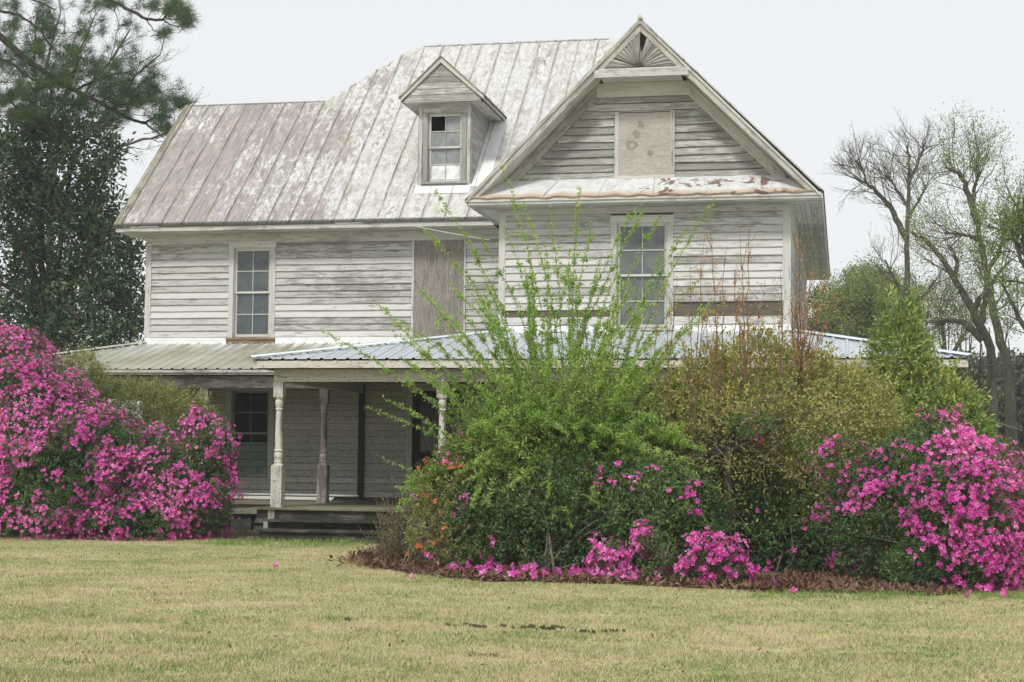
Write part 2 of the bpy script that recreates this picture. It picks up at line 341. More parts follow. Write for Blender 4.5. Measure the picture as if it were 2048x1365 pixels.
# ------------------------------------------------------------------ mesh writer
def V(*a): return np.array(a, float)
class MB:
    def __init__(s): s.v = []; s.n = 0; s.f = []; s.u = []          # f: arrays (M,k); u: arrays (M,k,2)
    def add(s, verts, faces, uv=None):
        verts = np.asarray(verts, float).reshape(-1, 3); faces = np.asarray(faces, int)
        s.v.append(verts); s.f.append(faces + s.n)
        s.u.append(np.zeros((*faces.shape, 2)) if uv is None else np.asarray(uv, float).reshape(*faces.shape, 2)); s.n += len(verts)
    def board(s, p0, p1, w, t):
        p0, p1, w, t = (np.asarray(a, float) for a in (p0, p1, w, t))
        L = np.linalg.norm(p1 - p0); W = np.linalg.norm(w); T = np.linalg.norm(t)
        o = random.random() * 50; q = random.randint(0, 50) + .1
        vs = []
        for e in (p0, p1): vs += [e, e + w, e + w + t, e + t]
        fs = [(0, 4, 5, 1), (1, 5, 6, 2), (2, 6, 7, 3), (3, 7, 4, 0), (0, 1, 2, 3), (7, 6, 5, 4)]
        a, b, c, d = q, q + W, q + W + T, q + 2 * W + T
        uv = [[(o, a), (o + L, a), (o + L, b), (o, b)], [(o, b), (o + L, b), (o + L, c), (o, c)],
              [(o, c), (o + L, c), (o + L, d), (o, d)], [(o, d), (o + L, d), (o + L, d + T), (o, d + T)],
              [(o, a), (o, b), (o + T, b), (o + T, a)], [(o, a), (o, b), (o + T, b), (o + T, a)]]
        s.add(vs, fs, uv)
    def box(s, x0, x1, y0, y1, z0, z1):
        """box whose grain runs along its longest side"""
        d = [x1 - x0, y1 - y0, z1 - z0]; k = int(np.argmax(d)); ax = [V(d[0], 0, 0), V(0, d[1], 0), V(0, 0, d[2])]
        o = sorted([i for i in range(3) if i != k], key=lambda i: -d[i]); p = V(x0, y0, z0)
        s.board(p, p + ax[k], ax[o[0]], ax[o[1]])
    def prism(s, pts, t, ux=None, uv=None):
        """polygon (list of 3D points) pushed along t; uv = per-point uv of the top face"""
        pts = [np.asarray(p, float) for p in pts]; n = len(pts); t = np.asarray(t, float)
        if uv is None:
            ux = pts[1] - pts[0] if ux is None else np.asarray(ux, float)
            ux = ux / np.linalg.norm(ux); nn = t / np.linalg.norm(t); vy = np.cross(nn, ux)
            o = random.randint(0, 40) + .5
            uv = [((p - pts[0]) @ ux + o * 1.37, (p - pts[0]) @ vy + o) for p in pts]
        s.add(pts, [list(range(n))], [uv]); s.add([p + t for p in pts], [list(range(n))[::-1]], [uv[::-1]])
        for i in range(n):
            j = (i + 1) % n
            s.add([pts[i], pts[j], pts[j] + t, pts[i] + t], [(0, 1, 2, 3)], [[uv[i], uv[j], uv[j], uv[i]]])
    def lathe(s, c, prof, k=14):
        """prof: list of (radius, z)"""
        a = np.arange(k) * 2 * math.pi / k; vs = []; fs = []; uv = []
        for r, z in prof: vs += [(c[0] + r * math.cos(t), c[1] + r * math.sin(t), z) for t in a]
        for i in range(len(prof) - 1):
            for j in range(k):
                j2 = (j + 1) % k; fs.append((i * k + j, i * k + j2, (i + 1) * k + j2, (i + 1) * k + j))
                z0, z1 = prof[i][1], prof[i + 1][1]; q0, q1 = .1 + j * .03, .1 + (j + 1) * .03
                uv.append([(z0, q0), (z0, q1), (z1, q1), (z1, q0)])
        s.add(vs, fs, uv)
    def build(s, name, mat, parent=None, smooth=False):
        me = bpy.data.meshes.new(name)
        v = np.concatenate(s.v); me.vertices.add(len(v)); me.vertices.foreach_set('co', v.ravel())
        sizes = np.concatenate([np.full(len(f), f.shape[1]) for f in s.f])
        loops = np.concatenate([f.ravel() for f in s.f]); uv = np.concatenate([u.reshape(-1, 2) for u in s.u])
        me.loops.add(len(loops)); me.loops.foreach_set('vertex_index', loops)
        me.polygons.add(len(sizes)); st = np.concatenate([[0], np.cumsum(sizes)[:-1]])
        me.polygons.foreach_set('loop_start', st)
        me.polygons.foreach_set('use_smooth', np.full(len(sizes), smooth))
        lay = me.uv_layers.new(name='UVMap'); lay.data.foreach_set('uv', uv.ravel())
        me.update(calc_edges=True)
        me.materials.append(mat)
        o = bpy.data.objects.new(name, me); COL.objects.link(o)
        if parent is not None: o.parent = parent
        return o

def tag(o, label=None, cat=None, group=None, kind=None):
    for k, v in (('label', label), ('category', cat), ('group', group), ('kind', kind)):
        if v: o[k] = v
    return o
def thing(name, label, cat, loc=(0, 0, 0), group=None):
    o = bpy.data.objects.new(name, None); o.empty_display_size = 0.3; COL.objects.link(o)
    tag(o, label, cat, group); THINGS.append((o, Vector([float(c) for c in loc]))); return o
THINGS = []

# ------------------------------------------------------------------ ground
gr = MB(); gr.add([(-700, -300, 0), (700, -300, 0), (700, 1100, 0), (-700, 1100, 0)], [(0, 1, 2, 3)])
tag(gr.build('ground', M_LAWN), kind='structure')

sb = MB(); sb.add([(-18, 29.2, .004), (-11.6, 27.6, .004), (-10.9, 27.2, .004), (-10.2, 27.25, .004), (-10.1, 28.4, .004), (2, 28.3, .004), (2, 34, .004), (-18, 34, .004)], [list(range(8))])
tag(sb.build('shade_soil_sheet', M_SOIL), kind='structure')  # dark soil sheet, laid to deepen the shade under the porch

# ------------------------------------------------------------------ the house
house = thing('farmhouse', 'abandoned two storey white clapboard farmhouse with peeling metal roof and wrap porch', 'house', (-7, 31, 0))

def cut(u0, u1, z0, z1, ops):
    """rectangle minus openings, as rectangles"""
    zs = sorted({z0, z1, *[min(max(o[k], z0), z1) for o in ops for k in (2, 3)]}); out = []
    for a, b in zip(zs, zs[1:]):
        if b - a < 1e-4: continue
        m = (a + b) / 2; seg = [(u0, u1)]
        for o in ops:
            if o[2] < m < o[3]:
                ns = []
                for p, q in seg:
                    if o[1] <= p or o[0] >= q: ns.append((p, q)); continue
                    if o[0] > p: ns.append((p, o[0]))
                    if o[1] < q: ns.append((o[1], q))
                seg = ns
        out += [(p, q, a, b) for p, q in seg]
    return out

def siding(mb, O, U, Nn, u0, u1, z0, z1, ex, ops=(), clip=None, skip=(), warp=0.004):
    """overlapping clapboards on the plane through O (U along, Nn outward)"""
    O, U, Nn = (np.asarray(a, float) for a in (O, U, Nn)); k = 0; z = z0
    while z < z1 - 0.02:
        zt = min(z + ex + 0.012, z1); lo, hi = u0, u1
        if clip: lo, hi = clip(z + ex * 0.5); lo = max(lo, u0); hi = min(hi, u1)
        zm = z + ex * 0.5; seg = [(lo, hi)]
        for o in ops:
            if o[2] - ex * 0.3 < zm < o[3] + ex * 0.3:
                ns = []
                for p, q in seg:
                    if o[1] <= p or o[0] >= q: ns.append((p, q)); continue
                    if o[0] > p: ns.append((p, o[0]))
                    if o[1] < q: ns.append((o[1], q))
                seg = ns
        for p, q in seg:
            if q - p < 0.03 or any(a < zm < b and c < (p + q) / 2 < d for a, b, c, d in skip): continue
            cuts = [p]
            while q - cuts[-1] > 4.2: cuts.append(cuts[-1] + random.uniform(1.6, 3.8))
            cuts.append(q)
            for a, b in zip(cuts, cuts[1:]):
                n = max(2, int((b - a) / 0.45)); us = np.linspace(a + 0.0015, b - 0.0015, n + 1)
                tb = 0.027 + random.uniform(-.003, .006); zj = random.uniform(-.004, .004); zk = random.uniform(-.005, .005)
                ph = random.random() * 9; wp = warp * random.uniform(.4, 2.0)
                vs = []; off = random.random() * 60; ov = random.randint(0, 60)
                for i, u in enumerate(us):
                    f = i / n; w = wp * math.sin(ph + u * 1.9) + wp * .6 * math.sin(ph * 2 + u * 4.3)
                    dz = zj * (1 - f) + zk * f + wp * .5 * math.sin(ph + u * 2.7)
                    base = O + U * u
                    for off_n, zz in ((0.0, z + dz), (tb + abs(w), z + dz), (0.004 + abs(w) * .3, zt), (0.0, zt)):
                        vs.append(base + Nn * off_n + V(0, 0, zz - O[2]))
                fs = []; uv = []
                for i in range(n):
                    for j in range(3):
                        A = i * 4 + j; B = A + 4; fs.append((A, B, B + 1, A + 1))
                        h = (0, .02, .16, .18)
                        uv.append([(us[i] + off, h[j] + ov), (us[i + 1] + off, h[j] + ov), (us[i + 1] + off, h[j + 1] + ov), (us[i] + off, h[j + 1] + ov)])
                e = n * 4
                fs += [(0, 1, 2, 3), (e + 3, e + 2, e + 1, e)]; uv += [[(0, 0), (0, .02), (.02, .02), (.02, 0)]] * 2
                mb.add(vs, fs, uv)
        z += ex

def window(parent, O, U, Nn, u0, u1, z0, z1, sash=None, pane=M_GLASS, sashm=M_SASH, trim=M_TRIM, cas=0.11,
           rows=(2, 2), cols=2, special=None, sillm=None, pname='window', head=0.0):
    """casing, two sashes with glazing bars and the glass; (u0,u1,z0,z1) is the sash opening"""
    O, U, Nn = (np.asarray(a, float) for a in (O, U, Nn)); Z = V(0, 0, 1)
    P = lambda u, z, d: O + U * u + Nn * d + Z * (z - O[2])
    c = MB()
    c.board(P(u0 - cas, z0 - .02, .0), P(u0 - cas, z1, .0), U * cas, Nn * .035)
    c.board(P(u1, z0 - .02, .0), P(u1, z1, .0), U * cas, Nn * .035)
    c.board(P(u0 - cas - .01, z1 + .001, .0), P(u1 + cas + .01, z1 + .001, .0), Z * (cas + head), Nn * .038)
    c.board(P(u0 - cas - .02, z1 + cas + head + .002, .0), P(u1 + cas + .02, z1 + cas + head + .002, .0), Z * .025, Nn * .06)
    for a in (u0, u1 - .02): c.board(P(a, z0, -.09), P(a, z1 - .001, -.09), U * .02, Nn * .0895)   # jambs
    c.board(P(u0, z1 - .022, -.09), P(u1, z1 - .022, -.09), Z * .0215, Nn * .0885)
    root = c.build(pname, trim, parent)
    s = MB(); s.board(P(u0 - cas - .03, z0 - .055, -.08), P(u1 + cas + .03, z0 - .055, -.08), Z * .04, Nn * .15)
    s.board(P(u0 - cas, z0 - .13, 0), P(u1 + cas, z0 - .13, 0), Z * .073, Nn * .028)
    s.build('sill', sillm or trim, root if pname == 'window' else parent)
    up = root if pname == 'window' else parent
    zm = z0 + (z1 - z0) * 0.5; g = MB(); bz = {}
    for si, (a, b, dep) in enumerate(((z0, zm + .02, -.065), (zm - .02, z1 - .022, -.035))):
        m = MB(); x0, x1 = u0 + .021, u1 - .021; fr = .042
        m.board(P(x0, a, dep - .02), P(x0, b, dep - .02), U * fr, Nn * .028); m.board(P(x1 - fr, a, dep - .02), P(x1 - fr, b, dep - .02), U * fr, Nn * .028)
        m.board(P(x0 + fr, a, dep - .02), P(x1 - fr, a, dep - .02), Z * (fr + (.02 if si == 0 else 0)), Nn * .027)
        m.board(P(x0 + fr, b - fr, dep - .02), P(x1 - fr, b - fr, dep - .02), Z * fr, Nn * .027)
        xi0, xi1, zi0, zi1 = x0 + fr, x1 - fr, a + fr, b - fr
        for i in range(1, cols):
            xx = xi0 + (xi1 - xi0) * i / cols; m.board(P(xx - .009, zi0, dep - .018), P(xx - .009, zi1, dep - .018), U * .018, Nn * .022)
        for i in range(1, rows[si]):
            zz = zi0 + (zi1 - zi0) * i / rows[si]; m.board(P(xi0, zz - .009, dep - .017), P(xi1, zz - .009, dep - .017), Z * .018, Nn * .019)
        m.build('sash', sashm, up)
        for i in range(cols):
            for j in range(rows[si]):
                ua, ub = xi0 + (xi1 - xi0) * i / cols, xi0 + (xi1 - xi0) * (i + 1) / cols
                za, zb = zi0 + (zi1 - zi0) * j / rows[si], zi0 + (zi1 - zi0) * (j + 1) / rows[si]
                t = [random.uniform(-.002, .002) for _ in range(2)]
                q = [P(ua, za, dep - .016 + t[0]), P(ub, za, dep - .016 - t[0]), P(ub, zb, dep - .016 + t[1]), P(ua, zb, dep - .016 - t[1])]
                sp = (special or {}).get((si, i, j))
                if sp == 'hole': continue
                if sp: bz.setdefault(sp.name, (sp, MB()))[1].add(q, [(0, 1, 2, 3)])
                else: g.add(q, [(0, 1, 2, 3)])
    if g.n: g.build('window_pane', pane, up)
    for sp, b in bz.values(): b.build('window_pane', sp, up)
    # dark room behind the glass
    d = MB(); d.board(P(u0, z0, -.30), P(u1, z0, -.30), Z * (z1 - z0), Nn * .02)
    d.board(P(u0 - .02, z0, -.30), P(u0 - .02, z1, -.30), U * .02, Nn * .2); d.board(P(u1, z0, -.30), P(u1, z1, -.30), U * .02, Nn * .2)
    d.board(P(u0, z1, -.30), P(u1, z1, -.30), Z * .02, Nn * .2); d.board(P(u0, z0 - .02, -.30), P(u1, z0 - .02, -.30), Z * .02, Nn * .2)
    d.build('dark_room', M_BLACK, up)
    return root

def each(name, mat, parent, *parts):
    """one object per piece"""
    for fn in parts:
        m_ = MB(); fn(m_); m_.build(name, mat, parent)
X, Y, Z = V(1, 0, 0), V(0, 1, 0), V(0, 0, 1)
Y1, Y2 = 31.0, 33.6                     # front of the gabled wing, front of the main block
XL, XI, XR = -14.93, -6.5, -1.0         # left corner, inner corner, right corner
YB = 44.0
# openings: sash rectangles, grown by the casing for the clapboards
w_up = (-12.93, -12.09, 4.02, 5.95); w_lo = (-12.92, -12.06, 1.02, 2.88)
ply_o = (-8.93, -7.82, 3.9, 6.03); door_o = (-8.92, -7.72, 0.55, 2.86)
g_up = (-4.24, -3.27, 3.96, 5.96); g_ply = (-4.27, -3.19, 6.79, 8.08)
side_w = (34.4, 35.4, 4.0, 5.95)
grow = lambda o, c=.11: (o[0] - c, o[1] + c, o[2] - .12, o[3] + c)

# walls of the main block
w = MB()
siding(w, (0, Y2, 0), X, -Y, XL + .1, XI, 4.01, 6.04, .1415, [grow(w_up), ply_o])
w.build('upper_wall', M_SIDE, house)
w = MB()
siding(w, (0, Y2, 0), X, -Y, XL + .1, XI, .62, 3.2, .1405, [grow(w_lo), (door_o[0] - .13, door_o[1] + .13, .5, 3.0)], warp=.001)
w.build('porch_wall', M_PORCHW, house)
# walls of the gabled wing
w = MB()
siding(w, (0, Y1, 0), X, -Y, XI + .1, XR - .12, 4.01, 6.14, .1445, [grow(g_up)], skip=[(4.2, 4.5, -3.1, 0), (4.2, 4.3, -7, -4.4)])
siding(w, (0, Y1, 0), X, -Y, XI + .1, XR - .12, .62, 3.3, .1445, [(-4.4, -3.2, .9, 3.0)], warp=.001)
w.build('wing_wall', M_SIDE, house)
rk = lambda z: (-7.05 + (z + .47 - 6.40) / 1.012, -.43 - (z + .47 - 6.40) / 1.012)
w = MB(); siding(w, (0, Y1, 0), X, -Y, -6.6, -.9, 6.80, 8.42, .146, [(g_ply[0] - .03, g_ply[1] + .05, 6.7, 8.1)], clip=rk)
w.build('gable_wall', M_GABLE, house)
w = MB(); siding(w, (XR, 0, 0), Y, X, Y1 + .1, YB, 3.9, 6.27, .1415, [grow(side_w)]); siding(w, (XR, 0, 0), Y, X, Y1 + .1, YB, .62, 3.3, .1415)
w.build('side_wall', M_SIDE2, house)
w = MB(); siding(w, (XI, 0, 0), Y, -X, Y1 + .1, Y2 - .03, .62, 6.27, .1415)
w.build('return_wall', M_SIDE, house)
w = MB(); siding(w, (XL, 0, 0), Y, -X, Y2 + .1, 40.0, .62, 6.27, .1415)
w.build('left_side_wall', M_SIDE, house)
# sheathing behind the boards, with the openings left out
w = MB()
for a, b, c, d in cut(XL, XI, .5, 6.27, [w_up, w_lo, door_o]): w.box(a, b, Y2 + .001, Y2 + .08, c, d)
for a, b, c, d in cut(XI, XR, .5, 6.27, [g_up]): w.box(a, b, Y1 + .001, Y1 + .08, c, d)
for a, b, c, d in cut(Y1 + .08, YB, .5, 6.27, [side_w]): w.board(V(XR - .08, a, c), V(XR - .08, b, c), Z * (d - c), X * .079)
w.board(V(XI, Y1 + .08, .5), V(XI, Y2, .5), Z * 5.77, X * .08); w.board(V(XL + .001, Y2 + .08, .5), V(XL + .001, 40.0, .5), Z * 5.77, X * .08)
w.board(V(XL, 40.0, .5), V(-12.2, 40.0, .5), Z * 5.77, Y * .08); w.board(V(-12.2, 40.0, .5), V(-12.2, YB, .5), Z * 5.77, X * .08)
w.board(V(-12.2, YB, .5), V(XR, YB, .5), Z * 5.77, Y * .08)
w.prism([(-6.4, Y1 + .002, 6.27), (-1.05, Y1 + .002, 6.27), (-1.05, Y1 + .002, 6.85), (-2.85, Y1 + .002, 8.62), (-4.6, Y1 + .002, 8.62), (-6.4, Y1 + .002, 6.85)], Y * .06, X)
w.build('sheathing', M_SHEATH, house)
# corner boards and friezes
each('corner_board', M_TRIM, house,
     lambda t: (t.box(XL - .03, XL + .1, Y2 - .035, Y2 + .001, .6, 6.18), t.board(V(XL - .03, Y2, .6), V(XL - .03, Y2, 6.18), Y * .1, X * .03)),
     lambda t: t.box(XI - .03, XI + .1, Y1 - .035, Y1 + .001, .6, 6.18), lambda t: t.box(XI - .09, XI - .0, Y2 - .034, Y2, 3.9, 6.04),
     lambda t: (t.box(XR - .12, XR + .03, Y1 - .035, Y1 + .001, .6, 6.18), t.board(V(XR, Y1 + .001, .6), V(XR, Y1 + .001, 6.18), Y * .1, X * .03)),
     lambda t: t.board(V(XR, YB - .1, .6), V(XR, YB - .1, 6.18), Y * .1, X * .032))
each('frieze', M_TRIM, house, lambda t: t.box(XL - .032, XI - .03, Y2 - .04, Y2, 6.045, 6.262), lambda t: t.box(XI - .032, XR + .032, Y1 - .04, Y1, 6.145, 6.262),
     lambda t: t.board(V(XR, Y1, 6.145), V(XR, YB, 6.145), Z * .117, X * .04), lambda t: t.board(V(XI - .031, Y1, 6.145), V(XI - .031, Y2, 6.145), Z * .117, X * .031))
# flashings where the porch roofs meet the walls
for a, b in ((XL, -13.06), (-11.95, -8.95)): t = MB(); t.box(a, b, Y2 - .05, Y2 - .03, 3.86, 4.005); t.build('flashing', M_FLASH, house)
for a, b in ((XI - .03, -4.37), (-3.14, XR + .03)): t = MB(); t.box(a, b, Y1 - .055, Y1 - .036, 3.86, 4.0); t.build('flashing', M_FLASH, house)

window(house, (0, Y2, 0), X, -Y, *w_up, sillm=M_ORANGE)
window(house, (0, Y1, 0), X, -Y, *g_up, pane=M_GLASS2, sashm=M_SASH)
window(house, (XR, 0, 0), Y, X, *side_w, pane=M_GLASS2)
wl = window(house, (0, Y2, 0), X, -Y, *w_lo, pane=M_GLASSD, trim=M_PORCHW, sashm=M_GSASH, head=.03)
p = MB(); p.add([(w_lo[0] + .06, Y2 + .062, w_lo[2] + .05), (w_lo[1] - .06, Y2 + .062, w_lo[2] + .05), (w_lo[1] - .06, Y2 + .062, 1.76), (w_lo[0] + .06, Y2 + .062, 1.76)],
                [(0, 1, 2, 3)], [[(0, 0), (.74, 0), (.74, .69), (0, .69)]])
p.build('stacked_cartons', M_PAPER, wl)
# boarded openings
b = MB(); b.add([(ply_o[0] + .03, Y2 - .03, 3.86), (ply_o[1], Y2 - .03, 3.86), (ply_o[1], Y2 - .03, 6.05), (ply_o[0] + .03, Y2 - .03, 6.05)], [(0, 1, 2, 3)], [[(0, 0), (1.1, 0), (1.1, 2.15), (0, 2.15)]])
b.add([(ply_o[0] + .03, Y2 - .03, 3.86), (ply_o[0] + .03, Y2, 3.86), (ply_o[0] + .03, Y2, 6.05), (ply_o[0] + .03, Y2 - .03, 6.05)], [(0, 1, 2, 3)])
bo = b.build('plywood_sheet', M_PLY, house); bo['label'] = 'grey grained plywood over the upper doorway'
t = MB(); t.box(ply_o[0] - .02, ply_o[0] + .029, Y2 - .05, Y2 - .001, 3.9, 6.04); t.build('door_casing', M_TRIM, house); t = MB(); t.box(ply_o[1] + .001, ply_o[1] + .04, Y2 - .05, Y2 - .001, 3.9, 6.04)
t.build('door_casing', M_TRIM, house)
b = MB(); a0, a1, c0, c1 = g_ply[0] + .06, g_ply[1] - .03, g_ply[2] + .07, g_ply[3] - .01
b.add([(a0, Y1 - .045, c0), (a1, Y1 - .045, c0), (a1, Y1 - .045, c1), (a0, Y1 - .045, c1)], [(0, 1, 2, 3)], [[(0, 0), (.98, 0), (.98, 1.25), (0, 1.25)]])
bo = b.build('plywood_sheet', M_PLYG, house); bo['label'] = 'pale knotted plywood over the gable window'
t = MB(); t.box(a0 - .08, a0 - .001, Y1 - .055, Y1, c0, c1 + .02); t.box(a1 + .001, a1 + .08, Y1 - .055, Y1, c0, c1 + .02)
t.box(a0 - .09, a1 + .09, Y1 - .075, Y1, c0 - .09, c0 - .001); t.box(a0 - .08, a1 + .08, Y1 - .035, Y1, c1 + .021, c1 + .035)
t.box(a1 + .012, a1 + .05, Y1 - .07, Y1 - .056, c0, c1)
t.build('window_frame', M_TRIM, house)

# front door
dr = MB(); dx0, dx1, dz0, dz1 = door_o; D = Y2 + .05
dr.box(dx0 + .05, dx0 + .17, D, D + .045, dz0 + .03, dz1 - .05); dr.box(dx1 - .17, dx1 - .05, D, D + .045, dz0 + .03, dz1 - .05)
dr.box(dx0 + .17, dx1 - .17, D + .002, D + .043, dz0 + .03, dz0 + .25); dr.box(dx0 + .17, dx1 - .17, D + .002, D + .043, dz1 - .2, dz1 - .05)
dr.box(dx0 + .17, dx1 - .17, D + .002, D + .043, 1.42, 1.58); dr.box(dx0 + .17, dx1 - .17, D + .02, D + .035, dz0 + .25, 1.42)
dr.box(dx0 + .02, dx0 + .05, D - .04, D + .05, dz0, dz1 - .02); dr.box(dx1 - .05, dx1 - .02, D - .04, D + .05, dz0, dz1 - .02)
do = dr.build('door', M_DDOOR, house); do['label'] = 'dark green front door with glazed upper half'
g = MB(); g.add([(dx0 + .17, D + .025, 1.58), (dx1 - .17, D + .025, 1.58), (dx1 - .17, D + .025, dz1 - .2), (dx0 + .17, D + .025, dz1 - .2)], [(0, 1, 2, 3)]); g.build('door_pane', M_GLASSD, do)
g = MB()
for s0, s1, tz in ((0.0, .36, 2.38), (.44, .86, 2.30)):          # two pieces of curtain held behind the glass
    n = 12; vs = []; fs = []
    for i in range(n + 1):
        f = i / n; xx = dx0 + .17 + s0 + (s1 - s0) * f; yy = D + .020 - .004 * math.sin(f * 22)
        vs += [(xx, yy, 1.62), (xx + .02 * (1 - f), yy, tz - .16 * f * (1 if s0 == 0 else -.2))]
        if i: fs.append((2 * i - 2, 2 * i, 2 * i + 1, 2 * i - 1))
    g.add(vs, fs)
g.build('curtain', plain('grey door curtain', (0.27, 0.29, 0.28), .9, .1, .3, 14), do)
k = MB(); k.lathe((0, 0), [(.001, 0), (.012, .005), (.012, .03), (.028, .045), (.032, .06), (.02, .075), (.001, .08)]); ko = k.build('door_knob', plain('tarnished brass', (.25, .19, .10), .4, .5, .2, 9, .8), do, True)
ko.location = (dx0 + .11, D, 1.5); ko.rotation_euler = (math.pi / 2, 0, 0)
t = MB(); t.box(dx0 - .12, dx0 + .019, Y2 - .04, Y2 + .001, .58, dz1 + .0); t.box(dx1 - .019, dx1 + .12, Y2 - .04, Y2 + .001, .58, dz1)
t.box(dx0 - .14, dx1 + .14, Y2 - .045, Y2 + .001, dz1 + .001, dz1 + .15); t.box(dx0 - .02, dx1 + .02, Y2 - .06, Y2 + .1, .551, .585)
t.build('door_casing', M_PORCHW, house)
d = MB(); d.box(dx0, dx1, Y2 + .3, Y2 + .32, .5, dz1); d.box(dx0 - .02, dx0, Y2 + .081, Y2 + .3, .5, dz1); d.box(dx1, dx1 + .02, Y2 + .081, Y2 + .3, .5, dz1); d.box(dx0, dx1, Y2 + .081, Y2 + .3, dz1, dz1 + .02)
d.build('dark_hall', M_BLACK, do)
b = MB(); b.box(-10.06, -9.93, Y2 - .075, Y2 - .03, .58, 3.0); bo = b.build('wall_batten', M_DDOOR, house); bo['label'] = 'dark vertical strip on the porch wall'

# ---- main roof: front plane, wing roof, hips
SL = .907
def PF(x, y): return V(x, y, 6.40 + SL * (y - 33.0))              # front slope
su = math.hypot(1, SL)
r = MB(); EX0, EX1 = -15.47, -.35
front = [(EX0, 33.0), (-7.08, 33.0), (-3.74, 36.72), (-5.5, 38.66), (-10.0, 38.66), (-10.35, 38.6), (-11.98, 36.78), (EX0, 36.78)]
r.prism([PF(*p) for p in front], V(0, 0, -.035), uv=[(p[0], (p[1] - 33) * su) for p in front])
for i in range(33):                                               # standing seams on the front slope
    x = -15.36 + .48 * i
    ye = 33.0 if x < -7.08 else 33.0 + (x + 7.08) * 1.114
    yt = 36.78 if x < -11.98 else (36.78 + (x + 11.98) * 1.12 if x < -10.35 else (38.64 if x < -5.5 else 38.66 - (x + 5.5) * 1.1))
    if x > -3.9 or yt - ye < .1: continue
    # dormer stands in the way of some seams
    for a, b_ in ([(ye, yt)] if not -8.95 < x < -7.75 else [(ye, 33.93), (36.8, yt)]):
        nrm = V(0, -SL, 1) / su
        p0, p1 = PF(x, a), PF(x, b_); L0 = (a - 33) * su; L1 = (b_ - 33) * su
        n = 9; vs = []; fs = []; uv = []
        for j in range(n + 1):
            f = j / n; c = p0 + (p1 - p0) * f + X * .008 * math.sin(x * 7 + f * 9); h = .026 + .008 * math.sin(x * 31 + f * 17)
            vs += [c - X * .016, c - X * .008 + nrm * h, c + X * .008 + nrm * h, c + X * .016]
            if j:
                q = (j - 1) * 4
                for m in range(3): fs.append((q + m, q + m + 1, q + m + 5, q + m + 4)); uv.append([(x + .21 + m * .01, L0 + (L1 - L0) * (j - 1) / n + .05)] * 2 + [(x + .21 + m * .01, L0 + (L1 - L0) * f + .05)] * 2)
        r.add(vs, fs, uv)
def HZ(x): return 6.40 + (-.35 - x) * 1.0                         # right slope, shared by wing and hip
right = [(-.35, 30.38), (-.35, 44.3), (-5.5, 38.66), (-3.74, 36.72), (-3.74, 30.38)]
r.prism([V(x, y, 6.40 + (-.35 - x) * .994) for x, y in right], V(0, 0, -.035), uv=[(y, (-.35 - x) * 1.41) for x, y in right])
for i in range(28):
    y = 30.9 + .48 * i; xt = -3.7 if y < 36.7 else (-3.74 - (y - 36.7) * .9 if y < 38.6 else -5.5 + (y - 38.66) * .91)
    if xt > -.6: continue
    r.board(V(-.36, y, 6.40), V(xt, y, 6.40 + (-.35 - xt) * .994), Y * .02, V(0, 0, .03))
left = [(-7.08, 30.38), (-3.74, 30.38), (-3.74, 36.72), (-7.08, 33.0)]
r.prism([V(x, y, 6.38 + (x + 7.08) * 1.012) for x, y in left], V(0, 0, -.035), uv=[(y, (x + 7.08) * 1.41) for x, y in left])
for i in range(11):
    y = 30.9 + .48 * i; xe = -7.07 if y < 33 else -7.08 + (y - 33) * .9
    r.board(V(xe, y, 6.385 + (xe + 7.08) * 1.012), V(-3.75, y, 6.385 + 3.33 * 1.012), Y * .02, V(0, 0, .03))
lh = [(-11.98, 36.78, 9.83), (-10.35, 38.6, 11.48), (-10.0, 38.66, 11.53), (-12.74, 41.0, 9.0), (-12.74, 36.78, 9.0)]
r.prism(lh, V(0, 0, -.03)); lb = [(EX0, 36.78, 9.828), (-11.98, 36.78, 9.828), (-12.74, 40.5, 6.4), (EX0, 40.5, 6.4)]
r.prism(lb, V(0, 0, -.035)); bk = [(-10.0, 38.66, 11.53), (-5.5, 38.66, 11.53), (-.35, 44.3, 6.4), (-12.74, 44.3, 6.4), (-12.74, 41.0, 9.0)]
r.prism(bk, V(0, 0, -.035))
r.build('roof', M_ROOF, house)
rc = MB(); rc2 = MB()
rc.board(V(EX0, 36.75, 9.81), V(-11.98, 36.75, 9.81), Y * .06, Z * .03); rc2.board(V(-10.1, 38.63, 11.525), V(-5.5, 38.63, 11.525), Y * .06, Z * .03)
rc2.build('ridge_cap', M_ROOF, house); rc.build('ridge_cap', M_ROOF, house); rc = MB()
rc.board(V(-3.77, 30.36, 9.76), V(-3.77, 36.7, 9.78), X * .06, Z * .03)
rc.prism([(-3.79, 30.34, 9.74), (-3.69, 30.34, 9.74), (-3.74, 30.34, 9.83)], Y * .03)
rc.build('ridge_cap', M_ROOF, house)
vt = MB(); vt.prism([PF(EX0 - .012, 33.0) + Z * .012, PF(EX0 + .17, 33.0) + Z * .012, PF(EX0 + .17, 36.76) + Z * .012, PF(EX0 - .012, 36.76) + Z * .012], Z * .025, V(0, 1, SL)); vt.build('verge_strip', M_RIM, house)
# eaves: fascia and soffit
t = MB()
t.box(EX0 + .04, -7.08, 33.03, 33.065, 6.265, 6.362)                                   # main eave
t.box(-7.02, -.40, 30.42, 30.455, 6.275, 6.385); t.box(-7.02, -.40, 30.395, 30.419, 6.33, 6.385)
t.board(V(-.40, 30.42, 6.275), V(-.40, 44.2, 6.275), Z * .09, X * .03); t.board(V(-7.05, 30.42, 6.275), V(-7.05, 33.03, 6.275), Z * .085, X * .03)
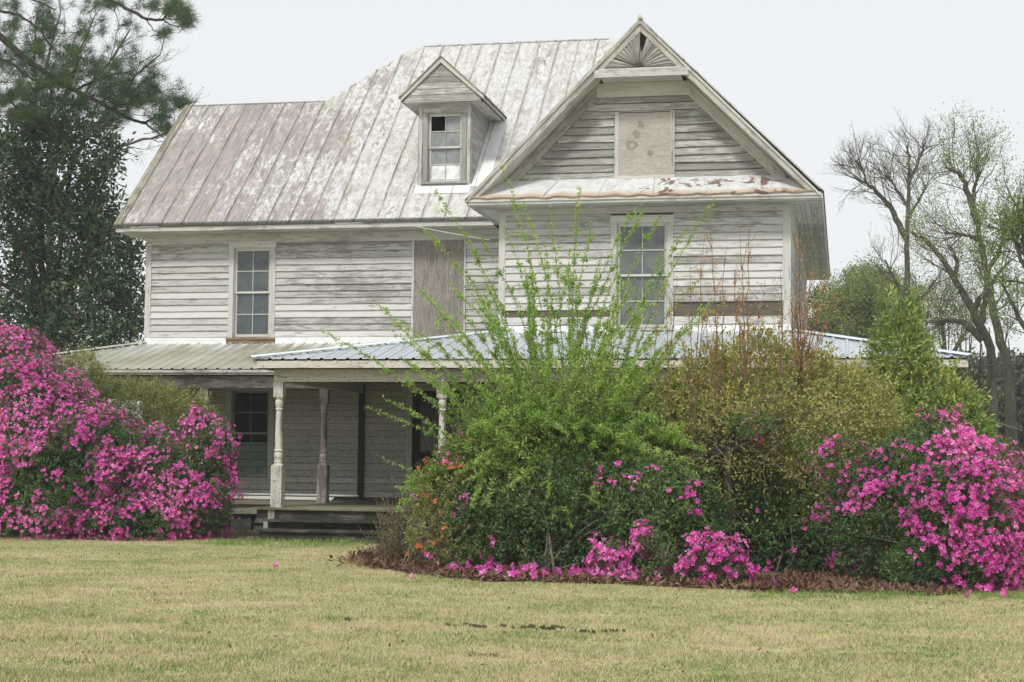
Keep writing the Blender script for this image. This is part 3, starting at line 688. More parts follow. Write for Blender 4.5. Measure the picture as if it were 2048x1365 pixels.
# left verge of the main block
t.prism([(EX0 + .03, 33.04, 6.36), (EX0 + .03, 36.78, 9.77), (EX0 + .03, 36.78, 9.57), (EX0 + .03, 33.22, 6.27), (EX0 + .03, 33.04, 6.27)], X * .03, V(0, 1, .907))
t.prism([(EX0 + .03, 36.785, 9.77), (EX0 + .03, 40.4, 6.45), (EX0 + .03, 40.4, 6.25), (EX0 + .03, 36.785, 9.57)], X * .03, V(0, 1, -.907))
t.build('fascia', M_TRIM, house)
s = MB()
def strip_soffit(x0, x1, y0, y1, z, along):
    n = max(1, int(round((y1 - y0 if along == 'x' else x1 - x0) / .095)))
    for i in range(n):
        if along == 'x': a = y0 + (y1 - y0) * i / n; s.box(x0, x1, a, a + (y1 - y0) / n - .006, z, z + .012)
        else: a = x0 + (x1 - x0) * i / n; s.box(a, a + (x1 - x0) / n - .006, y0, y1, z, z + .012)
strip_soffit(EX0 + .065, -7.09, 33.07, Y2 - .001, 6.263, 'x'); strip_soffit(-7.015, -.405, 30.46, Y1 - .001, 6.264, 'x')
strip_soffit(XR + .001, -.405, Y1, 44.2, 6.264, 'y'); strip_soffit(-7.015, XI - .03, Y1, 33.0, 6.264, 'y'); strip_soffit(EX0 + .065, XL - .035, Y2, 40.2, 6.263, 'y')
s.box(EX0 + .06, -7.1, 33.07, 44, 6.285, 6.30); s.box(-7, -.4, 30.47, 44.2, 6.286, 6.30)
s.build('soffit', M_SOFF, house)
# end gable wall of the main block, behind the left verge
w = MB(); w.prism([(XL + .05, Y2 + .1, 6.2), (XL + .05, 39.9, 6.2), (XL + .05, 36.78, 9.6)], X * .05, Y); w.build('end_gable', M_GABLE, house)

# ---- front gable trim
def zo(x): return 9.752 - 1.012 * abs(x + 3.74)                   # outer line of the rake
f = MB()
for sg in (-1, 1):
    A = lambda d, q=0.0: (-3.74 + sg * d, 30.40, zo(-3.74 + sg * d) + q)
    e = 3.31
    f.prism([A(0, -.045), A(e, -.045), (-3.74 + sg * (e - .20), 30.40, 6.39), A(0, -.25)], Y * .03, V(sg, 0, -1))
    f.prism([A(0, -.03), A(e + .02, -.03), A(e + .02, -.085), A(0, -.10)], Y * -.028, V(sg, 0, -1))
    # soffit under the rake and frieze on the wall
    f.prism([(-3.74 + sg * .62, 30.431, zo(-3.74 + sg * .62) - .215), (-3.74 + sg * 3.1, 30.431, 6.40 + .0), (-3.74 + sg * 3.1, 30.99, 6.40), (-3.74 + sg * .62, 30.99, zo(-3.74 + sg * .62) - .215)], V(0, 0, .03), V(sg, 0, -1))
    f.prism([(-3.74 + sg * .83, 30.94, zo(-3.74 + sg * .83) - .225), (-3.74 + sg * 2.7, 30.94, zo(-3.74 + sg * 2.7) - .225),
             (-3.74 + sg * 2.7, 30.94, zo(-3.74 + sg * 2.7) - .50), (-3.74 + sg * .83, 30.94, zo(-3.74 + sg * .83) - .50)], Y * .055, V(sg, 0, -1))
f.build('rake_board', M_SOFF, house)
f = MB(); f.box(-4.60, -2.83, 30.37, 30.44, 8.64, 8.785); f.box(-4.50, -2.98, 30.44, 30.99, 8.66, 8.69)
f.box(-4.63, -2.85, 30.935, 30.998, 8.39, 8.655)
f.box(-4.5, -2.98, 30.39, 30.44, 8.786, 8.81)
f.build('collar_board', M_TRIM, house)
o = MB(); cx, cz = -3.76, 8.83; na = 19
def reach(a):
    best = 9
    for sg in (-1, 1):                                            # distance to the inside of the rakes
        dx, dz = math.cos(a), math.sin(a); k = dz + 1.012 * sg * dx
        if k > 1e-6: best = min(best, ((9.752 - .245) - cz - 1.012 * sg * (cx + 3.74)) / k)
    return best
for i in range(na):
    a0, a1 = math.pi * i / na + .003, math.pi * (i + 1) / na - .003
    if i == 9: a0 += .05
    am = (a0 + a1) / 2; R = [reach(a) for a in (a0, am, a1)]; dp = (30.425, 30.40, 30.425)
    if i == 8: R = [R[0] * .78, R[1] * .45, R[2] * .62]
    vs = [(cx + .07 * math.cos(a), y, cz + .07 * math.sin(a)) for a, y in zip((a0, am, a1), dp)] + [(cx + q * math.cos(a), y, cz + q * math.sin(a)) for a, y, q in zip((a0, am, a1), dp, R)]
    vs += [(v[0], 30.45, v[2]) for v in vs]
    of = random.random() * 9
    o.add(vs, [(0, 1, 4, 3), (1, 2, 5, 4), (0, 3, 9, 6), (2, 8, 11, 5)], [[(0, of), (0, of + .05), (R[1], of + .05), (R[0], of)], [(0, of + .05), (0, of + .1), (R[2], of + .1), (R[1], of + .05)]] + [[(0, of), (.5, of), (.5, of + .02), (0, of + .02)]] * 2)
k = 12; o.add([(cx, 30.39, cz)] + [(cx + .085 * math.cos(math.pi * j / k), 30.39, cz + .085 * math.sin(math.pi * j / k)) for j in range(k + 1)], [(0, j + 1, j + 2) for j in range(k)])
oo = o.build('sunburst_panel', M_GABLE, house); oo['label'] = 'broken sunburst slats in the gable peak'
d = MB(); d.prism([(-4.43, 30.455, 8.81), (-3.05, 30.455, 8.81), (-3.74, 30.455, 9.5)], Y * .02); d.build('peak_backing', M_BLACK, house)
# skirt roof across the foot of the gable
p = MB(); n = 60
vs = []; fs = []; uv = []
for i in range(n + 1):
    q = i / n; xb = -6.98 + q * 6.48; zb = 6.395 + .012 * math.sin(i * 1.3) + random.uniform(-.008, .008)
    xt = -6.55 + q * 5.62
    vs += [(xb, 30.385, zb - .022), (xb, 30.375 - random.uniform(0, .012), zb + .005), (xb, 30.42, zb + .03), (xt, 30.955, 6.815 + .006 * math.sin(i * .9))]
    if i:
        for j in range(3):
            a = (i - 1) * 4 + j; fs.append((a, a + 4, a + 5, a + 1)); h = (0, .03, .07, .75); uu = (6.48 * (i - 1) / n, 6.48 * q)
            uv.append([(uu[0], h[j]), (uu[1], h[j]), (uu[1], h[j + 1]), (uu[0], h[j + 1])])
p.add(vs, fs, uv)
for xx in (-5.6, -4.55, -3.5, -2.45, -1.4): p.board(V(xx, 30.40, 6.405), V(-3.74 + (xx + 3.74) * .87, 30.95, 6.81), X * .018, Z * .026)
p.build('skirt_roof', M_PENT, house)

# ---- dormer
DY = 33.95; dx0, dx1 = -8.93, -7.80
dm = MB(); dm.box(dx0, dx0 + .07, DY - .03, DY, 7.2, 9.03); dm.box(dx1 - .07, dx1, DY - .03, DY, 7.2, 9.03); dm.box(dx0 + .071, dx1 - .071, DY - .034, DY - .001, 8.96, 9.03)
dormer = dm.build('dormer', M_TRIM, house)
def dp(x, z): return V(x, 33.0 + (z - 6.40) / SL, z)
w = MB()
for a, b_, c, d in cut(dx0, dx1, 7.1, 9.05, [(-8.74, -7.98, 7.36, 8.84)]): w.box(a, b_, DY + .001, DY + .06, c, d)
w.build('dormer_front', M_TRIM, dormer)
for xs, nx in ((dx0, -X), (dx1, X)):
    w = MB(); z = 7.25
    while z < 9.0:
        zt = min(z + .14, 9.04); ye = 33.0 + (z - 6.40) / SL + .25; th = .018 + random.uniform(0, .006)
        w.prism([V(xs, DY + .0, z), V(xs, ye, z), V(xs, ye, zt), V(xs, DY, zt)], nx * th, Y); z += .132
    w.build('dormer_cheek', M_GABLE, dormer)
window(dormer, (0, DY, 0), X, -Y, -8.74, -7.98, 7.36, 8.84, pane=M_GLASSG, sashm=M_SASH, trim=M_GABLE, cas=.10, pname='window_frame',
       special={(1, 0, 1): 'hole', (0, 0, 0): M_GLASSW, (0, 1, 0): M_GLASSW, (0, 0, 1): M_GLASSG, (1, 0, 0): M_GLASSG}, sillm=M_GABLE)
t = MB(); PX, PZ, EZ = -8.40, 10.02, 9.17; H0, H1 = -9.28, -7.46
ped = 33.66
n = 0; z = 9.06
while z < PZ - .12:                                               # boards of the little pediment
    zt = min(z + .135, PZ - .1); fL = lambda q: PX + (H0 + .06 - PX) * max(0, (PZ - q)) / (PZ - EZ + .1); fR = lambda q: PX + (H1 - .06 - PX) * max(0, (PZ - q)) / (PZ - EZ + .1)
    t.prism([(fL(z), ped + .02, z), (fR(z), ped + .02, z), (fR(zt), ped + .03, zt), (fL(zt), ped + .03, zt)], Y * .02, X); z += .13
t.build('pediment', M_GABLE, dormer)
t = MB(); t.board(V(H0 + .07, ped + .005, 9.03), V(H1 - .07, ped + .005, 9.03), Y * (DY - ped - .04), Z * .02)
for xa, xb in ((H0 + .05, dx0 - .02), (dx1 + .02, H1 - .05)): t.board(V(xa, DY - .035, 9.03), V(xa, 35.95, 9.03), X * (xb - xa), Z * .02)
t.build('dormer_soffit', M_SOFF, dormer)
t = MB()
for hx in (H0, H1):
    t.prism([(PX, ped - .02, PZ - .03), (hx, ped - .02, EZ - .03), (hx + .0 * (PX - hx), ped - .02, EZ - .12), (PX, ped - .02, PZ - .15)], Y * .028, V(hx - PX, 0, EZ - PZ))
    t.prism([(hx, ped, EZ - .03), (hx, 36.0, EZ - .03), (hx, 36.0, EZ - .12), (hx, ped, EZ - .12)], X * (.02 if hx < PX else -.02), Y)
t.build('dormer_rake', M_TRIM, dormer)
t = MB()
for hx, qx in ((H0, -1), (H1, 1)):
    ex = hx + qx * .03; ez = EZ - .03
    q = [V(PX, ped - .05, PZ), V(ex, ped - .05, ez), V(ex, 33.0 + (ez - 6.4) / SL + .02, ez), V(PX, 33.0 + (PZ - 6.4) / SL + .02, PZ)]
    t.prism(q, V(0, 0, -.025), uv=[(33.6, 1.3), (33.6, .0), (35.9, .0), (36.9, 1.3)])
    for yy in (34.3, 35.0, 35.6): t.board(V(ex, yy, ez), V(PX, yy, PZ), Y * .018, Z * .022)
t.build('dormer_roof', M_ROOF, dormer)
# flat metal apron beside and under the dormer
t = MB(); t.prism([PF(-7.78, 33.9) + Z * .012, PF(-7.40, 33.9) + Z * .012, PF(-7.40, 36.0) + Z * .012, PF(-7.78, 36.0) + Z * .012], Z * .004)
t.prism([PF(dx0 - .05, 33.72) + Z * .014, PF(dx1 + .03, 33.72) + Z * .014, PF(dx1 + .03, 33.95) + Z * .03, PF(dx0 - .05, 33.95) + Z * .03], Z * .004)
t.build('dormer_flashing', M_FLASH, dormer)

# ---- porch
def ribsheet(mb, x0, x1, ybot, ztop_fn, y0, z0, slope, off=0.0):
    """ribbed sheet: columns run from (x, y0) up to (x, ztop_fn(x))"""
    xs = []; hs = []; n = int((x1 - x0) / .24) + 1
    for i in range(n + 1):
        c = x0 + off + i * .24
        for dx, h in ((-.034, 0), (-.014, .024), (.014, .024), (.034, 0), (.11, 0), (.116, .006), (.124, .006), (.13, 0)):
            if x0 <= c + dx <= x1: xs.append(c + dx); hs.append(h)
    xs = [x0] + xs + [x1]; hs = [0] + hs + [0]; vs = []; fs = []; uv = []
    for i, (x, h) in enumerate(zip(xs, hs)):
        yt = ztop_fn(x); j = .003 * math.sin(x * 5)
        vs += [(x, y0 + j, z0 + h), (x, yt, z0 + h + (yt - y0) * slope)]
        if i: fs.append((2 * i - 2, 2 * i, 2 * i + 1, 2 * i - 1)); uv.append([(xs[i - 1], 0), (x, 0), (x, yt - y0), (xs[i - 1], ztop_fn(xs[i - 1]) - y0)])
    mb.add(vs, fs, uv)
sL = (3.88 - 3.19) / 2.57; cxl = -18.0
pl = MB(); ribsheet(pl, cxl, -8.6, 0, lambda x: Y2 - .03 if x > XL else 31.0 + (x - cxl) * (Y2 - .03 - 31.0) / (XL - cxl), 31.0, 3.185, sL)
pl.prism([(cxl, 31.0, 3.18), (XL, Y2, 3.87), (XL, 40, 3.87), (cxl, 40, 3.18)], Z * -.02)
plo = pl.build('porch_roof', M_RIBL, house); plo['label'] = 'mossy ribbed metal roof of the left porch'
sR = (3.88 - 3.185) / 3.06; ax, bx = -10.37, 2.02
def topR(x):
    if x < XI: return 27.9 + (x - ax) / (XI - ax) * (Y1 - .04 - 27.9)
    if x > XR: return 27.9 + (bx - x) / (bx - XR) * (Y1 - .04 - 27.9)
    return Y1 - .04
prr = MB(); ribsheet(prr, ax, bx, 0, topR, 27.9, 3.185, sR, .1)
prr.prism([(ax, 27.9, 3.18), (XI, Y1 - .04, 3.875), (XI, Y2 - .04, 3.875), (ax, 31.6, 3.18)], Z * -.012)
prr.prism([(bx, 27.9, 3.18), (bx, 43, 3.18), (XR + .04, 43, 3.875), (XR + .04, Y1 - .04, 3.875)], Z * -.02)
pro = prr.build('porch_roof', M_RIBR, house); pro['label'] = 'blue grey galvanised roof of the projecting porch'
t = MB()
def cap(a, b, wd=.09):
    a, b = V(*a), V(*b); d = (b - a) / np.linalg.norm(b - a); sd = np.cross(d, Z); sd /= np.linalg.norm(sd)
    t.prism([a - sd * wd, a + Z * .03, b + Z * .03, b - sd * wd], Z * .006); t.prism([a + sd * wd, a + Z * .03, b + Z * .03, b + sd * wd], Z * .006)
cap((ax - .02, 27.88, 3.215), (XI, Y1 - .03, 3.90)); t.build('hip_cap', M_FLASH2, house); t = MB(); cap((bx + .02, 27.88, 3.215), (XR, Y1 - .03, 3.90))
t.build('hip_cap', M_FLASH2, house)
t = MB(); cap((cxl, 31, 3.21), (XL, Y2 - .02, 3.905), .08); t.build('hip_cap', plain('dull hip cap', (.42, .42, .35), .5, .4, .2, 3), house)
# fascias, beams, ceilings
t = MB()
t.box(cxl + .03, -10.36, 31.03, 31.06, 3.075, 3.165); t.box(cxl + .03, -10.2, 31.0, 31.029, 3.115, 3.17)
t.box(ax + .03, bx - .03, 27.93, 27.96, 3.03, 3.16); t.board(V(ax + .03, 27.961, 3.03), V(ax + .03, 31.6, 3.03), Z * .13, X * .03)
t.board(V(bx - .06, 27.961, 3.03), V(bx - .06, 43, 3.03), Z * .13, X * .03); t.board(V(cxl + .03, 31.07, 3.06), V(cxl + .03, 40, 3.06), Z * .1, X * .03)
t.build('porch_fascia', M_POST, house)
t = MB()
t.box(-17.4, -10.15, 31.32, 31.44, 2.82, 3.062); t.box(-10.06, 1.62, 28.22, 28.36, 2.80, 3.02); t.board(V(-10.06, 28.361, 2.80), V(-10.06, 33.4, 2.80), Z * .22, X * .14)
t.board(V(1.48, 28.361, 2.80), V(1.48, 42, 2.80), Z * .22, X * .14); t.board(V(-17.4, 31.45, 2.82), V(-17.4, 39, 2.82), Z * .24, X * .12)
t.build('porch_beam', M_POST, house)
t = MB(); s = t
strip_soffit(-17.9, XI, 31.07, Y2 - .05, 3.07, 'x'); strip_soffit(ax + .07, bx - .07, 27.97, Y1 - .05, 3.035, 'x')
strip_soffit(-10.3, XI, 31.0, Y2 - .05, 3.036, 'x')
t.box(-17.9, XI, 31.1, Y2, 3.09, 3.11); t.box(ax + .1, bx - .1, 28.0, Y1, 3.055, 3.07); t.board(V(XR + .05, Y1, 3.05), V(XR + .05, 43, 3.05), X * 2.9, Z * .02)
t.build('porch_ceiling', M_DECK, house)
# deck
t = MB(); yy = 28.02
while yy < Y2 - .05:
    x0_ = -10.3 if yy < 31.1 else -17.6; x1_ = 1.85
    xs = [x0_]
    while x1_ - xs[-1] > 5: xs.append(xs[-1] + random.uniform(3, 4.6))
    xs.append(x1_)
    for a, b_ in zip(xs, xs[1:]):
        if yy > Y1 - .1 and a > XI: continue
        t.box(a, min(b_, XI - .04 if yy > Y1 - .1 and a < XI else b_) - .002, yy, yy + .085, .52 + random.uniform(-.003, .001), .55 + random.uniform(-.003, .003))
    yy += .09
t.box(-10.33, 1.88, 27.985, 28.019, .515, .555); t.box(-17.63, -10.34, 31.06, 31.09, .515, .553)
t.build('porch_floor', M_DECK, house)
each('rim_board', M_RIM, house, lambda t: t.box(-17.5, -10.28, 31.12, 31.16, .32, .514))
each('rim_board', M_DARKW, house, lambda t: (t.box(-10.27, 1.8, 28.05, 28.09, .36, .514), t.board(V(-10.27, 28.091, .36), V(-10.27, 33.5, .36), Z * .15, X * .04), t.board(V(1.76, 28.091, .36), V(1.76, 40, .36), Z * .15, X * .04)))
d = MB(); d.box(-17.4, -10.3, 31.5, 31.55, 0, .5); d.box(-10.0, 1.7, 28.5, 28.55, 0, .5); d.board(V(-10.2, 28.5, 0), V(-10.2, 31.5, 0), Z * .5, X * .03); d.build('crawl_shade', M_BLACK, house)  # black boards standing in for the deep shade under the deck
# posts
def post(x, y, top, label=None, mat=M_POST):
    m = MB(); h = .1
    m.box(x - h, x + h, y - h, y + h, .553, 1.30); m.box(x - .088, x + .088, y - .088, y + .088, 2.52, top)
    m.lathe((x, y), [(.1, 1.299), (.085, 1.325), (.07, 1.335), (.078, 1.35), (.078, 1.375), (.066, 1.385), (.07, 1.41), (.082, 1.45), (.082, 1.49), (.07, 1.53), (.074, 1.545), (.085, 1.555),
                     (.085, 1.575), (.072, 1.585), (.07, 1.62), (.066, 1.9), (.058, 2.2), (.054, 2.28), (.066, 2.29), (.07, 2.305), (.066, 2.32), (.056, 2.33), (.068, 2.37), (.077, 2.41), (.075, 2.45), (.062, 2.475), (.07, 2.49), (.08, 2.51), (.086, 2.521)])
    o = m.build('porch_post', mat, house, False); o['group'] = 'turned porch posts'
    if label: o['label'] = label
    return o
B_RUSTP = wood('brown worn post', (0.48, 0.46, 0.43), (0.27, 0.23, 0.205), (0.15, 0.115, 0.10), 0.48, 0.4, 0.05, .7)
post(-9.97, 28.29, 2.80); post(-10.12, 31.38, 2.82, 'brown worn turned post at the inner porch corner', B_RUSTP); post(-12.63, 31.38, 2.82); post(-15.2, 31.38, 2.82)
post(-6.95, 28.29, 2.80); post(-4.0, 28.29, 2.80); post(-1.2, 28.29, 2.80); post(1.55, 28.29, 2.80)
# steps
st = MB(); st.box(-9.95, -7.0, 27.70, 28.04, .315, .355); st.box(-9.93, -7.02, 27.98, 28.02, .17, .314)
st.box(-10.02, -6.95, 27.36, 27.72, .155, .195); st.box(-9.99, -7.0, 27.66, 27.69, .04, .154); st.box(-9.98, -7.0, 27.41, 27.44, .0, .154)
st.box(-10.1, -6.9, 27.1, 27.38, -.02, .035)
st.build('front_steps', M_DARKW, house)
st = MB(); st.box(-10.05, -9.93, 28.025, 28.045, .19, .514); st.box(-10.03, -9.95, 27.75, 28.02, .2, .314); st.build('step_stringer', M_RIM, house)
# concrete block piers under the rim
for x, y in ((-11.75, 31.2), (-14.5, 31.2), (-5, 28.3), (-1.8, 28.3)):
    m = MB(); m.box(x - .22, x + .22, y - .02, y + .38, 0, .165); m.box(x - .2, x + .22, y + .0, y + .38, .172, .335); m.build('foundation_pier', M_CONC, house)

# ---- loose things on and around the porch
m = MB(); m.prism([(-11.05, 30.0, 0), (-10.42, 30.0, 0), (-10.40, 30.05, .17), (-10.50, 30.12, .42), (-10.98, 30.12, .44), (-11.05, 30.05, .2)], Y * .35)
m.box(-11.06, -10.385, 29.985, 30.4, .195, .205)
tag(m.build('concrete_block', M_CONC), 'dark mossy concrete block beneath the rim board left of the steps', 'block')
for i, (dy, dz, lab) in enumerate(((0, .08, 'white pipe lying uppermost along the porch wall'), (-.12, .027, 'middle white pipe lying on the porch deck'), (-.24, .0, 'white pipe nearest the deck edge, below the other two'))):
    m = MB(); r_ = .024; z = .58 + dz; k = 10
    xa, xb = -13.6 + i * .15, -10.35 + (.02 if i else .5)
    for q in range(2): pass
    a = np.arange(k) * 2 * math.pi / k; vs = []
    for xx, zz in ((xa, z + .01), (xb, z)): vs += [(xx, 32.9 + dy + r_ * math.cos(t_), zz + r_ * math.sin(t_)) for t_ in a]
    m.add(vs, [(j, (j + 1) % k, k + (j + 1) % k, k + j) for j in range(k)]); m.add(vs[:k], [list(range(k))]); m.add(vs[k:], [list(range(k))])
    tag(m.build('white_pipe', M_PIPE, None, True), lab, 'pipe', 'white pipes on the porch deck')

# ------------------------------------------------------------------ vegetation tools
def unit(n):
    v = rng.normal(size=(n, 3)); return v / np.linalg.norm(v, axis=1)[:, None]
def wav(p, f, seed):
    """cheap smooth noise, about -1..1"""
    r = np.random.default_rng(seed); o = np.zeros(len(p))
    for k in range(6):
        d = r.normal(size=3); d /= np.linalg.norm(d); o += np.sin(p @ d * f * r.uniform(.6, 1.9) + r.uniform(0, 6.28))
    return o / 3.0
def leafq(p, L, W, axis=None, face=None, spread=1.0):
    """diamond leaves at p; axis = preferred growing direction, face = preferred outward normal"""
    n = len(p); a = unit(n) * spread + (0 if axis is None else axis); a /= np.linalg.norm(a, axis=1)[:, None]
    f = unit(n) if face is None else unit(n) * .8 + face
    w = np.cross(a, f); w /= np.linalg.norm(w, axis=1)[:, None] + 1e-9
    nn = np.cross(w, a)
    L = np.broadcast_to(L, n)[:, None] * rng.uniform(.65, 1.25, (n, 1)); W = np.broadcast_to(W, n)[:, None] * rng.uniform(.7, 1.2, (n, 1))
    q = np.stack([p, p + a * L * .45 + w * W * .5 + nn * L * .06, p + a * L, p + a * L * .45 - w * W * .5 + nn * L * .06], 1).reshape(-1, 3)
    return q, np.arange(n * 4).reshape(n, 4)
def flowers(p, face, R=.042):
    """open five-petalled blossoms"""
    n = len(p); f = face + unit(n) * .55; f /= np.linalg.norm(f, axis=1)[:, None]
    a = np.cross(f, unit(n)); a /= np.linalg.norm(a, axis=1)[:, None]; b = np.cross(f, a)
    R = R * rng.uniform(.75, 1.2, (n, 1)); vs = []
    for k in range(5):
        t0 = k * 2 * math.pi / 5; d = lambda t: a * math.cos(t) + b * math.sin(t)
        vs.append(np.stack([p, p + d(t0 - .5) * R * .72 + f * R * .36, p + d(t0) * R * 1.05 + f * R * rng.uniform(.1, .5, (n, 1)), p + d(t0 + .5) * R * .72 + f * R * .36], 1))
    q = np.stack(vs, 1).reshape(-1, 3); return q, np.arange(n * 20).reshape(n * 5, 4)
def tube(mb, pts, rad, k=5):
    pts = np.asarray(pts, float); n = len(pts); rad = np.asarray(rad, float)
    t = np.gradient(pts, axis=0); t /= np.linalg.norm(t, axis=1)[:, None] + 1e-9
    ref = V(0, 0, 1) if abs(t[0][2]) < .8 else V(1, 0, 0)
    a = np.cross(t, ref); a /= np.linalg.norm(a, axis=1)[:, None] + 1e-9; b = np.cross(t, a)
    an = np.arange(k) * 2 * math.pi / k
    vs = (pts[:, None] + rad[:, None, None] * (a[:, None] * np.cos(an)[None, :, None] + b[:, None] * np.sin(an)[None, :, None])).reshape(-1, 3)
    i = np.arange(n - 1)[:, None] * k; j = np.arange(k)[None]; j2 = (j + 1) % k
    fs = np.stack([i + j, i + j2, i + k + j2, i + k + j], -1).reshape(-1, 4)
    mb.add(vs, fs)
def curve(p0, p1, bend, n=8, wob=0.0):
    p0, p1, bend = (np.asarray(a, float) for a in (p0, p1, bend)); t = np.linspace(0, 1, n)[:, None]
    c = (p0 + p1) / 2 + bend; q = (1 - t) ** 2 * p0 + 2 * t * (1 - t) * c + t ** 2 * p1
    if wob: q[1:-1] += rng.normal(size=(n - 2, 3)) * wob
    return q
def inside(p, blobs, skip, f=.93):
    m = np.zeros(len(p), bool)
    for i, (c, r) in enumerate(blobs):
        if i != skip: m |= (((p - c) / (np.asarray(r) * f)) ** 2).sum(1) < 1
    return m
def shell(blobs, dens, depth=.16, lump=.13, freq=2.2, seed=1, low=.02):
    """points near the lumpy surface of a union of ellipsoids, with outward normals"""
    P = []; Q = []
    for i, (c, r) in enumerate(blobs):
        c = np.asarray(c); r = np.asarray(r, float); area = 4 * math.pi * ((r[0] * r[1]) ** 1.6 / 3 + (r[0] * r[2]) ** 1.6 / 3 + (r[1] * r[2]) ** 1.6 / 3) ** (1 / 1.6)
        n = int(area * dens); d = unit(n); k = 1 + lump * wav(c + d * r, freq, seed) + lump * .5 * wav(c + d * r, freq * 2.7, seed + 5)
        s_ = k - np.abs(rng.normal(size=n)) * depth
        p = c + d * r * s_[:, None]; nr = d / r; nr /= np.linalg.norm(nr, axis=1)[:, None]
        ok = (p[:, 2] > low) & ~inside(p, blobs, i, .86); P.append(p[ok]); Q.append(nr[ok])
    return np.concatenate(P), np.concatenate(Q)
def B(px, py, yy, rx, ry, rz): return (at(px, py, yy), (rx, ry, rz))
def bushfill(mb, blobs, dens, L, W, seed=3):
    """thinner leaves all through the inside, so the bush is never hollow"""
    for i, (c, r) in enumerate(blobs):
        n = int(4.2 * r[0] * r[1] * r[2] * dens); p = c + unit(n) * (rng.random((n, 1)) ** .5) * np.asarray(r) * .8
        p = p[p[:, 2] > .02]; mb.add(*leafq(p, L, W))
def sprigs(mb, blobs, dens, k, ln, L, W, seed, depth=.14, up=.45, lump=.2, freq=2.2, twig=None, spread=.9, out=.75):
    """leafy shoots standing out of the bush at uneven lengths"""
    c, q = shell(blobs, dens, depth, lump, freq, seed); n = len(c)
    a = q * out + unit(n) * .65 + V(0, 0, up); a /= np.linalg.norm(a, axis=1)[:, None]
    l_ = (ln * (.35 + rng.random(n) ** 2.2 * 1.6) * (1 + .6 * wav(c, 3.1, seed + 2)))[:, None].clip(.02)
    i = np.repeat(np.arange(n), k); t_ = rng.random((len(i), 1)) ** .7
    p = c[i] + a[i] * l_[i] * t_ + rng.normal(size=(len(i), 3)) * L * .35
    ok = p[:, 2] > .01; i, p = i[ok], p[ok]
    mb.add(*leafq(p, L, W, axis=a[i] * .7, face=q[i] * .5 + V(0, 0, .4), spread=spread))
    if twig is not None:
        for j in rng.choice(n, min(n, 260), replace=False): tube(twig, [c[j] - a[j] * .12, c[j] + a[j] * l_[j] * .5, c[j] + a[j] * l_[j] * 1.02], [.005, .004, .002], 3)
    return c, q
def stems(mb, base, pts, rad=.02, k=4, n=6, bend=.25, wob=.02):
    for q in pts:
        b = base + np.append(rng.normal(size=2) * .25, 0)
        tube(mb, curve(b, q, V(0, 0, bend) + (b - q) * V(.15, .15, 0), n, wob), np.linspace(rad, rad * .25, n), k)
def azalea(name, label, blobs, dens=130, fl=60, thr=-.15, seed=4, leafm=L_AZA, petal=F_PINK, group=None, ffreq=3.2, flmask=None, Lf=.055, ln=.13, ns=60, fill=900, truss=(3, 8), fr=.042, two=None, petal2=None):
    base = np.mean([b[0] for b in blobs], 0) * V(1, 1, 0)
    t = thing(name, label, 'shrub', base, group); m = MB(); s_ = MB()
    p, q = sprigs(m, blobs, dens, 12, ln, Lf, Lf * .40, seed, twig=s_); bushfill(m, blobs, fill, Lf * 1.2, Lf * .55)
    m.build('foliage', leafm, t)
    big = max(b[1][0] for b in blobs)
    if ns: sel = p[rng.choice(len(p), ns)]; stems(s_, base, sel, min(.016, .012 * big + .004))
    if ns or len(blobs) < 5: s_.build('stems', B_TWIG, t)
    def bloom(fl, thr, petal, mask, so):
        # blossom trusses: a seed point on the shell, then several flowers round it
        c, cq = shell(blobs, fl, .07, .2, 2.2, seed)
        dn = wav(c, ffreq, seed + 9 + so) + .6 * wav(c, ffreq * 2.6, seed + 13 + so)
        if mask is not None: dn = dn + mask(c)
        ok = dn > thr; c, cq = c[ok], cq[ok]
        if not len(c): return
        k = rng.integers(truss[0], truss[1], len(c)); idx = np.repeat(np.arange(len(c)), k)
        off = cq * (.03 + .13 * rng.random((len(c), 1)) ** 2)
        fp = c[idx] + off[idx] + rng.normal(size=(len(idx), 3)) * .042; fq = cq[idx]
        fp[:, 2] = fp[:, 2].clip(.03)
        m = MB(); m.add(*flowers(fp, fq + V(0, -.25, .15), fr)); fo = m.build('blossoms', petal, t); fo['kind'] = 'stuff'
    if fl: bloom(fl, thr, petal, flmask, 0)
    if two: bloom(two, thr, petal2, flmask, 50)
    return t

# ------------------------------------------------------------------ azaleas and shrubs, left
azalea('azalea_bush', 'tallest magenta azalea filling the left edge of the photo', [
    B(20, 880, 27.6, 1.65, 1.4, 1.4), B(-10, 760, 27.8, 1.05, 1.0, .9), B(50, 735, 27.9, .50, .6, .50), B(130, 960, 27.2, 1.25, 1.0, 1.05),
    B(170, 890, 27.6, .95, .9, .65), B(-90, 980, 27.4, 1.6, 1.3, 1.3), B(40, 1030, 26.9, 1.25, .9, .7), B(100, 800, 27.9, .6, .8, .5)], 150, 105, -.42, 4, ns=90, truss=(1, 6), fr=.037)
azalea('azalea_bush', 'magenta azalea arching in front of the porch window left of the steps', [
    B(330, 985, 27.5, 1.05, .9, .85), B(425, 900, 27.9, .38, .45, .55), B(250, 930, 27.5, .7, .8, .65), B(395, 1010, 27.4, .55, .6, .55),
    B(250, 1040, 26.9, 1.0, .7, .45), B(430, 970, 27.8, .33, .4, .5), B(395, 855, 28.0, .22, .3, .33), B(300, 900, 27.7, .45, .5, .42)], 150, 100, -.24, 14, ns=90, truss=(1, 6), fr=.037)
